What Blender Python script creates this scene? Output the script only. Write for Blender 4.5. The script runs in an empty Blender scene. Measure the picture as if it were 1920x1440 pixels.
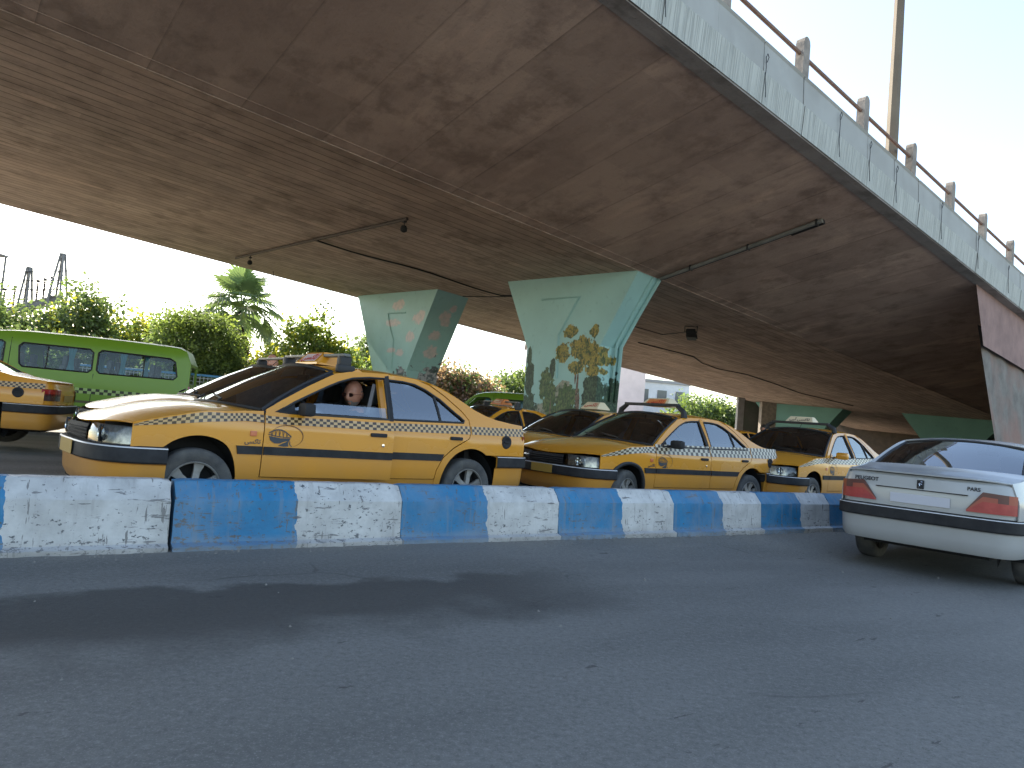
import bpy, bmesh, math, random
from math import sin, cos, pi, radians, sqrt, atan2
from mathutils import Vector, Matrix
from mathutils.geometry import delaunay_2d_cdt

sc = bpy.context.scene
COL = sc.collection
random.seed(7)

# ---------------------------------------------------------------- camera
EYE = 0.95
pitch, roll = radians(3.3), radians(4.9)
fwd = Vector((0, cos(pitch), sin(pitch)))
rgt = Vector((1, 0, 0))
upv = rgt.cross(fwd)
R_ = cos(roll) * rgt + sin(roll) * upv
U_ = -sin(roll) * rgt + cos(roll) * upv
cam_data = bpy.data.cameras.new('camera')
cam = bpy.data.objects.new('camera', cam_data)
COL.objects.link(cam)
cam.matrix_world = Matrix(((R_.x, U_.x, -fwd.x, 0), (R_.y, U_.y, -fwd.y, 0), (R_.z, U_.z, -fwd.z, EYE), (0, 0, 0, 1)))
cam_data.sensor_width = 36
cam_data.lens = 1320.0 / 1920 * 36
cam_data.clip_start = 0.05
cam_data.clip_end = 2000
sc.camera = cam

# ---------------------------------------------------------------- world, sun, exposure
SUN_AZ, SUN_EL = radians(-43), radians(33)
world = bpy.data.worlds.new('World')
sc.world = world
world.use_nodes = True
wn = world.node_tree
sky = wn.nodes.new('ShaderNodeTexSky')
sky.sky_type = 'NISHITA'
sky.sun_disc = False
sky.sun_elevation = SUN_EL
sky.sun_rotation = SUN_AZ
sky.air_density = 1.2
sky.dust_density = 1.1
sky.ozone_density = 1.0
hs = wn.nodes.new('ShaderNodeHueSaturation')
hs.inputs['Saturation'].default_value = .92
wn.links.new(sky.outputs[0], hs.inputs['Color'])
wn.links.new(hs.outputs[0], wn.nodes['Background'].inputs[0])
wn.nodes['Background'].inputs[1].default_value = 0.15
sd = Vector((sin(SUN_AZ) * cos(SUN_EL), cos(SUN_AZ) * cos(SUN_EL), sin(SUN_EL)))
sun_data = bpy.data.lights.new('sun', 'SUN')
sun_data.energy = 3.6
sun_data.angle = radians(0.5)
sun_data.color = (1.0, 0.90, 0.74)
sun = bpy.data.objects.new('sun', sun_data)
COL.objects.link(sun)
sun.rotation_euler = sd.to_track_quat('Z', 'Y').to_euler()
sun.location = sd * 60
sc.view_settings.view_transform = 'Standard'
sc.view_settings.look = 'None'
sc.view_settings.exposure = 1.62
sc.view_settings.gamma = 1.0
sc.cycles.max_bounces = 8
sc.cycles.transparent_max_bounces = 16


# ---------------------------------------------------------------- helpers
def tag(o, label=None, cat=None, group=None, kind=None):
    if label: o['label'] = label
    if cat: o['category'] = cat
    if group: o['group'] = group
    if kind: o['kind'] = kind
    return o


def empty(name, loc=(0, 0, 0), rz=0.0, label=None, cat=None, group=None):
    o = bpy.data.objects.new(name, None)
    COL.objects.link(o)
    o.location = loc
    o.rotation_euler = (0, 0, rz)
    o.empty_display_size = 0.2
    return tag(o, label, cat, group)


class MB:
    def __init__(self):
        self.v = []; self.f = []; self.mi = []; self.uv = []; self.m = 0

    def add(self, vs, fs, m=None, uvs=None):
        b = len(self.v)
        self.v += [tuple(p) for p in vs]
        m = self.m if m is None else m
        for k, f in enumerate(fs):
            self.f.append(tuple(b + i for i in f)); self.mi.append(m)
            self.uv.append([uvs[i] for i in f] if uvs else None)
        return self

    def box(self, c, s, rot=None, m=None, taper=1.0):
        hx, hy, hz = s[0] / 2, s[1] / 2, s[2] / 2
        vs = []
        for z in (-1, 1):
            t = taper if z > 0 else 1.0
            for x, y in ((-1, -1), (1, -1), (1, 1), (-1, 1)):
                p = Vector((x * hx * t, y * hy * t, z * hz))
                if rot is not None: p = rot @ p
                vs.append(p + Vector(c))
        return self.add(vs, [(0, 3, 2, 1), (4, 5, 6, 7), (0, 1, 5, 4), (1, 2, 6, 5), (2, 3, 7, 6), (3, 0, 4, 7)], m)

    def rbox(self, c, s, r=0.02, rot=None, m=None):
        bm = bmesh.new()
        bmesh.ops.create_cube(bm, size=1)
        for v in bm.verts: v.co = Vector((v.co.x * s[0], v.co.y * s[1], v.co.z * s[2]))
        bmesh.ops.bevel(bm, geom=list(bm.edges), offset=min(r, min(s) * 0.45), segments=2, affect='EDGES', profile=0.6)
        vs = []
        for v in bm.verts:
            p = v.co.copy()
            if rot is not None: p = rot @ p
            vs.append(p + Vector(c))
        bm.verts.index_update()
        fs = [tuple(v.index for v in f.verts) for f in bm.faces]
        bm.free()
        return self.add(vs, fs, m)

    def tube(self, pts, r, seg=8, m=None, cap=True):
        pts = [Vector(p) for p in pts]
        n = len(pts)
        rs = r if isinstance(r, (list, tuple)) else [r] * n
        vs = []; prev = None
        for i, p in enumerate(pts):
            if i == 0: t = pts[1] - p
            elif i == n - 1: t = p - pts[i - 1]
            else: t = (pts[i + 1] - p).normalized() + (p - pts[i - 1]).normalized()
            t = t.normalized() if t.length > 1e-9 else Vector((0, 0, 1))
            if prev is None:
                a = Vector((0, 0, 1)) if abs(t.z) < .9 else Vector((1, 0, 0))
                x = t.cross(a).normalized()
            else:
                x = (prev - t * prev.dot(t)).normalized()
            prev = x
            y = t.cross(x)
            for k in range(seg):
                an = 2 * pi * k / seg
                vs.append(p + (x * cos(an) + y * sin(an)) * rs[i])
        fs = []
        for i in range(n - 1):
            for k in range(seg):
                k2 = (k + 1) % seg
                fs.append((i * seg + k, i * seg + k2, (i + 1) * seg + k2, (i + 1) * seg + k))
        if cap:
            fs.append(tuple(range(seg - 1, -1, -1))); fs.append(tuple((n - 1) * seg + k for k in range(seg)))
        return self.add(vs, fs, m)

    def lathe(self, prof, c=(0, 0, 0), axis='Z', seg=24, m=None, a0=0, a1=2 * pi):
        full = abs(a1 - a0 - 2 * pi) < 1e-6
        ns = seg if full else seg + 1
        vs = []
        for i in range(ns):
            a = a0 + (a1 - a0) * i / seg
            for r, h in prof:
                if axis == 'Z': p = (r * cos(a), r * sin(a), h)
                elif axis == 'Y': p = (r * cos(a), h, r * sin(a))
                else: p = (h, r * cos(a), r * sin(a))
                vs.append((p[0] + c[0], p[1] + c[1], p[2] + c[2]))
        k = len(prof); fs = []
        for i in range(seg):
            j = (i + 1) % ns
            for q in range(k - 1):
                fs.append((i * k + q, j * k + q, j * k + q + 1, i * k + q + 1))
        return self.add(vs, fs, m)

    def grid(self, fn, nu, nv, m=None, u0=0, u1=1, v0=0, v1=1, uv=False):
        vs = []; uvs = []
        for i in range(nu + 1):
            for j in range(nv + 1):
                a = u0 + (u1 - u0) * i / nu; b = v0 + (v1 - v0) * j / nv
                vs.append(fn(a, b)); uvs.append((a, b))
        fs = [(i * (nv + 1) + j, (i + 1) * (nv + 1) + j, (i + 1) * (nv + 1) + j + 1, i * (nv + 1) + j + 1) for i in range(nu) for j in range(nv)]
        return self.add(vs, fs, m, uvs if uv else None)

    def prism(self, poly, fa, fb, m=None):
        n = len(poly)
        vs = [fa(*p) for p in poly] + [fb(*p) for p in poly]
        fs = [tuple(range(n - 1, -1, -1)), tuple(range(n, 2 * n))] + [(i, (i + 1) % n, n + (i + 1) % n, n + i) for i in range(n)]
        return self.add(vs, fs, m)

    def build(self, name, mats, parent=None, smooth=False, solid=0.0, split=35, weld=False, off=-1):
        me = bpy.data.meshes.new(name)
        me.from_pydata(self.v, [], self.f)
        if not isinstance(mats, (list, tuple)): mats = [mats]
        for m in mats: me.materials.append(m)
        if len(mats) > 1: me.polygons.foreach_set('material_index', self.mi)
        if any(u for u in self.uv):
            ul = me.uv_layers.new(name='UVMap')
            k = 0
            for p, u in zip(me.polygons, self.uv):
                for li in range(p.loop_total):
                    ul.data[p.loop_start + li].uv = u[li] if u else (0, 0)
        bm = bmesh.new(); bm.from_mesh(me)
        if weld: bmesh.ops.remove_doubles(bm, verts=bm.verts, dist=1e-4)
        bmesh.ops.recalc_face_normals(bm, faces=bm.faces)
        bm.to_mesh(me); bm.free()
        if smooth: me.polygons.foreach_set('use_smooth', [True] * len(me.polygons))
        me.update()
        o = bpy.data.objects.new(name, me)
        COL.objects.link(o)
        if parent is not None: o.parent = parent
        if solid:
            md = o.modifiers.new('thickness', 'SOLIDIFY'); md.thickness = solid; md.offset = off
        if smooth and split:
            md = o.modifiers.new('split', 'EDGE_SPLIT'); md.split_angle = radians(split)
        return o


def interp(tab, x):
    # smooth monotone cubic through a table
    n = len(tab)
    if x <= tab[0][0]: return tab[0][1]
    if x >= tab[-1][0]: return tab[-1][1]
    for i in range(n - 1):
        if x <= tab[i + 1][0]: break
    x0, y0 = tab[i]; x1, y1 = tab[i + 1]
    d = (y1 - y0) / (x1 - x0)
    def sl(a, b, c):
        d0 = (b[1] - a[1]) / (b[0] - a[0]); d1 = (c[1] - b[1]) / (c[0] - b[0])
        return 0 if d0 * d1 <= 0 else 2 * d0 * d1 / (d0 + d1)
    m0 = sl(tab[i - 1], tab[i], tab[i + 1]) if i > 0 else d
    m1 = sl(tab[i], tab[i + 1], tab[i + 2]) if i < n - 2 else d
    h = x1 - x0; t = (x - x0) / h
    return (2 * t**3 - 3 * t**2 + 1) * y0 + (t**3 - 2 * t**2 + t) * h * m0 + (-2 * t**3 + 3 * t**2) * y1 + (t**3 - t**2) * h * m1


def lerp_tab(tab, x):
    for (a, b), (c, d) in zip(tab, tab[1:]):
        if x <= c: return b + (d - b) * max(0, x - a) / (c - a)
    return tab[-1][1]


def inpoly(x, y, P):
    c = False; n = len(P); j = n - 1
    for i in range(n):
        xi, yi = P[i][0], P[i][1]; xj, yj = P[j][0], P[j][1]
        if (yi > y) != (yj > y) and x < (xj - xi) * (y - yi) / (yj - yi) + xi: c = not c
        j = i
    return c


def resamp(P, step):
    out = []
    n = len(P)
    for i in range(n):
        a = P[i]; b = P[(i + 1) % n]
        L = math.hypot(b[0] - a[0], b[1] - a[1]); k = max(1, int(L / step + .5))
        for q in range(k): out.append((a[0] + (b[0] - a[0]) * q / k, a[1] + (b[1] - a[1]) * q / k))
    return out


def cdt(outer, holes=(), step=0.07):
    """triangulated flat sheet with holes; returns points and triangles"""
    outer = resamp(outer, step); holes = [resamp(h, step) for h in holes]
    pts = []; edges = []
    for loop in [outer] + holes:
        b = len(pts); n = len(loop)
        pts += loop; edges += [(b + i, b + (i + 1) % n) for i in range(n)]
    x0 = min(p[0] for p in outer); x1 = max(p[0] for p in outer); y0 = min(p[1] for p in outer); y1 = max(p[1] for p in outer)
    x = x0 + step * .5
    bnd = list(pts)
    while x < x1:
        y = y0 + step * .5
        while y < y1:
            if inpoly(x, y, outer) and not any(inpoly(x, y, h) for h in holes):
                if min((x - p[0])**2 + (y - p[1])**2 for p in bnd) > (step * .45)**2: pts.append((x, y))
            y += step
        x += step
    r = delaunay_2d_cdt([Vector(p) for p in pts], edges, [], 0, 1e-5)
    V = [(p.x, p.y) for p in r[0]]; F = []
    for f in r[2]:
        cx = sum(V[i][0] for i in f) / len(f); cy = sum(V[i][1] for i in f) / len(f)
        if inpoly(cx, cy, outer) and not any(inpoly(cx, cy, h) for h in holes): F.append(tuple(f))
    return V, F


# ---------------------------------------------------------------- materials
MATS = {}


def mat(name, c=(.5, .5, .5), rough=.6, c2=None, scale=6, lo=.35, hi=.7, bump=0, bscale=None, metal=0, coat=0, spec=.5,
        stretch=(1, 1, 1), detail=6, emit=None, trans=0, obj=True, c3=None, s3=1.5):
    if name in MATS: return MATS[name]
    m = bpy.data.materials.new(name); m.use_nodes = True
    nt = m.node_tree; N = nt.nodes; L = nt.links
    b = N['Principled BSDF']
    b.inputs['Base Color'].default_value = (*c, 1)
    b.inputs['Roughness'].default_value = rough
    b.inputs['Metallic'].default_value = metal
    b.inputs['Coat Weight'].default_value = coat
    b.inputs['Coat Roughness'].default_value = .06
    b.inputs['Specular IOR Level'].default_value = spec
    if emit:
        b.inputs['Emission Color'].default_value = (*emit[0], 1); b.inputs['Emission Strength'].default_value = emit[1]
    tc = N.new('ShaderNodeTexCoord'); mp = N.new('ShaderNodeMapping'); mp.inputs['Scale'].default_value = stretch
    L.new(tc.outputs['Object' if obj else 'Generated'], mp.inputs[0])
    col = None
    if c2 is not None:
        nz = N.new('ShaderNodeTexNoise'); nz.inputs['Scale'].default_value = scale; nz.inputs['Detail'].default_value = detail
        nz.inputs['Roughness'].default_value = .6
        L.new(mp.outputs[0], nz.inputs['Vector'])
        mr = N.new('ShaderNodeMapRange'); mr.inputs[1].default_value = lo; mr.inputs[2].default_value = hi
        L.new(nz.outputs['Fac'], mr.inputs[0])
        mx = N.new('ShaderNodeMix'); mx.data_type = 'RGBA'
        mx.inputs[6].default_value = (*c, 1); mx.inputs[7].default_value = (*c2, 1)
        L.new(mr.outputs[0], mx.inputs[0]); col = mx.outputs[2]
        if c3 is not None:
            n3 = N.new('ShaderNodeTexNoise'); n3.inputs['Scale'].default_value = s3; n3.inputs['Detail'].default_value = 4
            L.new(tc.outputs['Object'], n3.inputs['Vector'])
            m3 = N.new('ShaderNodeMapRange'); m3.inputs[1].default_value = .48; m3.inputs[2].default_value = .68
            L.new(n3.outputs['Fac'], m3.inputs[0])
            x3 = N.new('ShaderNodeMix'); x3.data_type = 'RGBA'; x3.inputs[7].default_value = (*c3, 1)
            L.new(m3.outputs[0], x3.inputs[0]); L.new(col, x3.inputs[6]); col = x3.outputs[2]
        L.new(col, b.inputs['Base Color'])
    if bump:
        nb = N.new('ShaderNodeTexNoise'); nb.inputs['Scale'].default_value = bscale or scale * 4; nb.inputs['Detail'].default_value = 5
        L.new(mp.outputs[0], nb.inputs['Vector'])
        bp = N.new('ShaderNodeBump'); bp.inputs['Strength'].default_value = bump; bp.inputs['Distance'].default_value = .02
        L.new(nb.outputs['Fac'], bp.inputs['Height']); L.new(bp.outputs[0], b.inputs['Normal'])
    if trans:
        out = N['Material Output']; tr = N.new('ShaderNodeBsdfTranslucent'); ms = N.new('ShaderNodeMixShader')
        ms.inputs[0].default_value = trans
        tr.inputs[0].default_value = (min(1, c[0] * 2.6), min(1, c[1] * 2.4), c[2] * 1.2, 1)
        L.new(b.outputs[0], ms.inputs[1]); L.new(tr.outputs[0], ms.inputs[2]); L.new(ms.outputs[0], out.inputs[0])
    MATS[name] = m
    return m


def glass(name, tint=(.55, .62, .6), ior=1.7, rough=.01):
    if name in MATS: return MATS[name]
    m = bpy.data.materials.new(name); m.use_nodes = True
    nt = m.node_tree; N = nt.nodes; L = nt.links
    N.remove(N['Principled BSDF'])
    tr = N.new('ShaderNodeBsdfTransparent'); tr.inputs[0].default_value = (*tint, 1)
    gl = N.new('ShaderNodeBsdfGlossy'); gl.inputs['Roughness'].default_value = rough; gl.inputs[0].default_value = (.93, .97, 1, 1)
    fr = N.new('ShaderNodeFresnel'); fr.inputs[0].default_value = ior
    ms = N.new('ShaderNodeMixShader')
    L.new(fr.outputs[0], ms.inputs[0]); L.new(tr.outputs[0], ms.inputs[1]); L.new(gl.outputs[0], ms.inputs[2])
    L.new(ms.outputs[0], N['Material Output'].inputs[0])
    MATS[name] = m
    return m


def paint(name, c, dirt=(.22, .16, .09), rough=.28):
    """car paint with road dirt low on the body (dirt is in the object's own height)"""
    if name in MATS: return MATS[name]
    m = mat(name, c, rough, coat=.32 if rough < .4 else .05)
    nt = m.node_tree; N = nt.nodes; L = nt.links; b = N['Principled BSDF']
    tc = N.new('ShaderNodeTexCoord'); sx = N.new('ShaderNodeSeparateXYZ'); L.new(tc.outputs['Object'], sx.inputs[0])
    nz = N.new('ShaderNodeTexNoise'); nz.inputs['Scale'].default_value = 3.5; nz.inputs['Detail'].default_value = 8
    L.new(tc.outputs['Object'], nz.inputs['Vector'])
    a = N.new('ShaderNodeMath'); a.operation = 'MULTIPLY_ADD'; a.inputs[1].default_value = -.55; L.new(nz.outputs['Fac'], a.inputs[0]); L.new(sx.outputs[2], a.inputs[2])
    mr = N.new('ShaderNodeMapRange'); mr.inputs[1].default_value = .42; mr.inputs[2].default_value = -.12; mr.inputs[3].default_value = 0.03; mr.inputs[4].default_value = .62
    L.new(a.outputs[0], mr.inputs[0])
    mx = N.new('ShaderNodeMix'); mx.data_type = 'RGBA'; mx.inputs[6].default_value = (*c, 1); mx.inputs[7].default_value = (*dirt, 1)
    L.new(mr.outputs[0], mx.inputs[0]); L.new(mx.outputs[2], b.inputs['Base Color'])
    r2 = N.new('ShaderNodeMapRange'); r2.inputs[3].default_value = rough - .03; r2.inputs[4].default_value = rough + .25; L.new(mr.outputs[0], r2.inputs[0]); L.new(r2.outputs[0], b.inputs['Roughness'])
    return m


def checker(name, dark=(.045, .024, .008), light=(.52, .33, .14), rows=2):
    """painted checks, laid out in the strip's own UV (u in cells, v in rows)"""
    if name in MATS: return MATS[name]
    m = mat(name, light, .4, coat=.3); nt = m.node_tree; N = nt.nodes; L = nt.links
    tc = N.new('ShaderNodeTexCoord'); ck = N.new('ShaderNodeTexChecker'); ck.inputs['Scale'].default_value = 1
    ck.inputs[1].default_value = (*dark, 1); ck.inputs[2].default_value = (*light, 1)
    mp = N.new('ShaderNodeMapping'); mp.inputs['Location'].default_value = (.001, .001, .5)
    L.new(tc.outputs['UV'], mp.inputs[0]); L.new(mp.outputs[0], ck.inputs[0]); L.new(ck.outputs[0], N['Principled BSDF'].inputs['Base Color'])
    return m


TAXI = paint('taxi_yellow_paint', (.62, .262, .018), dirt=(.32, .17, .06))
WHITEP = paint('white_car_paint', (.38, .38, .37), dirt=(.27, .26, .25))
VANG = paint('van_green_paint', (.155, .29, .018), dirt=(.12, .20, .03), rough=.42)
BLACKP = mat('black_plastic', (.014, .014, .016), .72, spec=.3, c2=(.03, .03, .031), scale=9, coat=0)
RUBBER = mat('black_rubber', (.013, .013, .014), .6)
TYRE = mat('tyre_rubber', (.045, .045, .046), .85, c2=(.10, .095, .085), scale=7, bump=.2, bscale=40)
RIM = mat('rim_silver', (.30, .29, .27), .45, c2=(.16, .145, .13), scale=9, metal=.35)
DARK = mat('dark_cavity', (.008, .008, .009), .9)
GLASSC = glass('side_glass', (.78, .88, .88), 2.9)
GLASSW = glass('windshield_glass', (.82, .90, .88), 2.1)
GLASSV = glass('van_glass', (.72, .80, .80), 1.45)
LENS = glass('lamp_glass', (.88, .9, .9), 1.6)
LAMPIN = mat('lamp_reflector', (.62, .62, .6), .25, c2=(.25, .25, .25), scale=30, metal=.7)
REDL = mat('red_lamp', (.36, .018, .02), .22, c2=(.22, .01, .012), scale=50, coat=.8)
SMOKE = mat('smoked_lamp', (.05, .03, .03), .2, coat=.8)
AMBER = mat('amber_lamp', (.55, .14, .05), .25, coat=.8)
SEATM = mat('seat_cloth', (.13, .13, .135), .8, c2=(.18, .18, .18), scale=20)
CHROME = mat('chrome', (.7, .7, .7), .15, metal=1)
TRIMW = mat('thin_bright_trim', (.55, .55, .55), .3)
PLATEY = mat('plate_yellow', (.38, .24, .05), .5)
PLATEW = mat('plate_white', (.5, .5, .55), .5)
CHK = checker('taxi_checks')
CHKW = checker('taxi_checks_white', light=(.50, .44, .32))
REDT = mat('red_lettering', (.45, .04, .02), .5)
BLKT = mat('black_lettering', (.02, .02, .02), .5)
NAVY = mat('emblem_ink', (.028, .035, .045), .5)
CLOTHB = mat('navy_cloth', (.02, .024, .035), .85, c2=(.03, .035, .05), scale=15)
CLOTHR = mat('maroon_cloth', (.12, .03, .03), .85, c2=(.08, .02, .02), scale=15)
SKIN = mat('skin', (.46, .20, .125), .45, c2=(.55, .27, .185), scale=14)
HAIR = mat('grey_hair', (.13, .12, .115), .8, c2=(.24, .23, .22), scale=60)
LEATHER = mat('black_leather', (.03, .032, .032), .38)
BELT = mat('grey_belt', (.22, .21, .22), .7)
CURT = mat('blue_curtain', (.16, .42, .48), .8, c2=(.26, .52, .58), scale=10, stretch=(6, 1, .4))


# ---------------------------------------------------------------- lettering
def text_mesh(body, size):
    """flat lettering as mesh data (x to the right, y up), centred"""
    cu = bpy.data.curves.new('lettering', 'FONT'); cu.body = body; cu.size = size; cu.align_x = 'CENTER'; cu.align_y = 'CENTER'
    cu.extrude = 0.0008; cu.offset = size * .02
    o = bpy.data.objects.new('lettering', cu); COL.objects.link(o)
    bpy.context.view_layer.update()
    dg = bpy.context.evaluated_depsgraph_get()
    me = bpy.data.meshes.new_from_object(o.evaluated_get(dg))
    bpy.data.objects.remove(o); bpy.data.curves.remove(cu)
    return me


def lettering(name, body, size, mtx, material, parent):
    me = text_mesh(body, size); me.transform(mtx); me.materials.clear(); me.materials.append(material)
    o = bpy.data.objects.new(name, me); COL.objects.link(o); o.parent = parent
    return o


TAXI_WORD = '\ufbfd\uFEB4\uFB90\uFE8E\uFE97'


# ---------------------------------------------------------------- people
def head_mesh(mb, c, yaw, nod=0.0, s=1.0, m_skin=0, m_hair=1, m_beard=1, hair='fringe', tilt=0.0):
    """a head looking along +X rotated by yaw; added to mb"""
    Rm = Matrix.Rotation(yaw, 3, 'Z') @ Matrix.Rotation(nod, 3, 'Y') @ Matrix.Rotation(tilt, 3, 'X')
    nu, nv = 36, 26
    vs = []
    def g(a, b, s_): return math.exp(-(a * a + b * b) / (s_ * s_))
    for i in range(nv + 1):
        ph = pi * i / nv
        for j in range(nu):
            th = 2 * pi * j / nu
            x = sin(ph) * cos(th); y = sin(ph) * sin(th); z = cos(ph)
            zz = z
            wx, wy, wz = .098, .078, .118
            if z < -.1:
                k = (-.1 - z) / .9
                wy *= 1 - .20 * k; wx *= 1 - .12 * k
                if x < 0: wx *= 1 - .35 * k
            px = x * wx; py = y * wy; pz = zz * wz
            if x > 0:
                px += .034 * g((y) * 4.6, (z + .24) * 4.0, 1.0)          # nose
                px += .007 * g(y * 1.8, (z - .13) * 7, 1.0)            # brow
                px -= .014 * g((abs(y) - .36) * 5, (z + .02) * 6, 1.0)  # eye sockets
                px += .008 * g(y * 3, (z + .58) * 7, 1.0)             # lips
                px -= .006 * g(y * 3, (z + .47) * 10, 1.0)
                px += .012 * g(y * 3, (z + .88) * 4, 1.0)             # chin
            vs.append((Vector((px, py, pz)), (x, y, z)))
    P = [Vector(c) + (Rm @ v) * s for v, _ in vs]
    fs = []; ms = []
    for i in range(nv):
        for j in range(nu):
            j2 = (j + 1) % nu
            fs.append((i * nu + j, i * nu + j2, (i + 1) * nu + j2, (i + 1) * nu + j))
            _, (x, y, z) = vs[i * nu + j]
            mt = m_skin
            if hair == 'fringe' and x < .12 and -.5 < z < .30 and (abs(y) > .2 or x < 0) and not (x > -.1 and z < -.2): mt = m_hair
            if hair == 'full' and ((z > .35 and x < .75) or (x < .1 and z > -.5)): mt = m_hair
            if m_beard is not None and x > .05 and z < -.52 and not (abs(y) < .25 and -.68 < z < -.50): mt = m_beard
            if m_beard is not None and x > .5 and abs(y) < .32 and -.47 < z < -.40: mt = m_beard
            ms.append(mt)
    b = len(mb.v)
    mb.v += [tuple(p) for p in P]
    for f, mt in zip(fs, ms):
        mb.f.append(tuple(b + i for i in f)); mb.mi.append(mt); mb.uv.append(None)
    for sy in (-1, 1):  # ears
        e = MB(); vv = []
        ring = []
        for k in range(10):
            a = 2 * pi * k / 10
            ring.append(Vector((-.006 + .019 * cos(a) - .004 * sin(a), sy * (.078 + .009 * (1 - cos(a)) * .6), -.012 + .033 * sin(a))))
        cen = [Vector((-.004, sy * .074, -.012)), Vector((-.010, sy * .069, -.012))]
        pts = [Vector(c) + (Rm @ q) * s for q in ring + cen]
        mb.add(pts, [(k, (k + 1) % 10, 10) for k in range(10)] + [((k + 1) % 10, k, 11) for k in range(10)], m_skin)
    return Rm


def skin_body(joints, edges, radii, mats, regions):
    """one continuous body surface grown over a jointed skeleton; regions(x)->material index"""
    me = bpy.data.meshes.new('body'); me.from_pydata(joints, edges, [])
    o = bpy.data.objects.new('body', me); COL.objects.link(o)
    o.modifiers.new('skin', 'SKIN'); sub = o.modifiers.new('sub', 'SUBSURF'); sub.levels = 2; sub.render_levels = 2
    for i, r in enumerate(radii):
        r = r if isinstance(r, tuple) else (r, r)
        me.skin_vertices[0].data[i].radius = r
    me.skin_vertices[0].data[0].use_root = True
    bpy.context.view_layer.update()
    dg = bpy.context.evaluated_depsgraph_get()
    ev = bpy.data.meshes.new_from_object(o.evaluated_get(dg))
    vs = [tuple(v.co) for v in ev.vertices]; fs = [tuple(p.vertices) for p in ev.polygons]
    ms = []
    for f in fs:
        cc = sum((Vector(vs[i]) for i in f), Vector()) / len(f)
        ms.append(regions(cc))
    bpy.data.objects.remove(o)
    return vs, fs, ms


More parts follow.
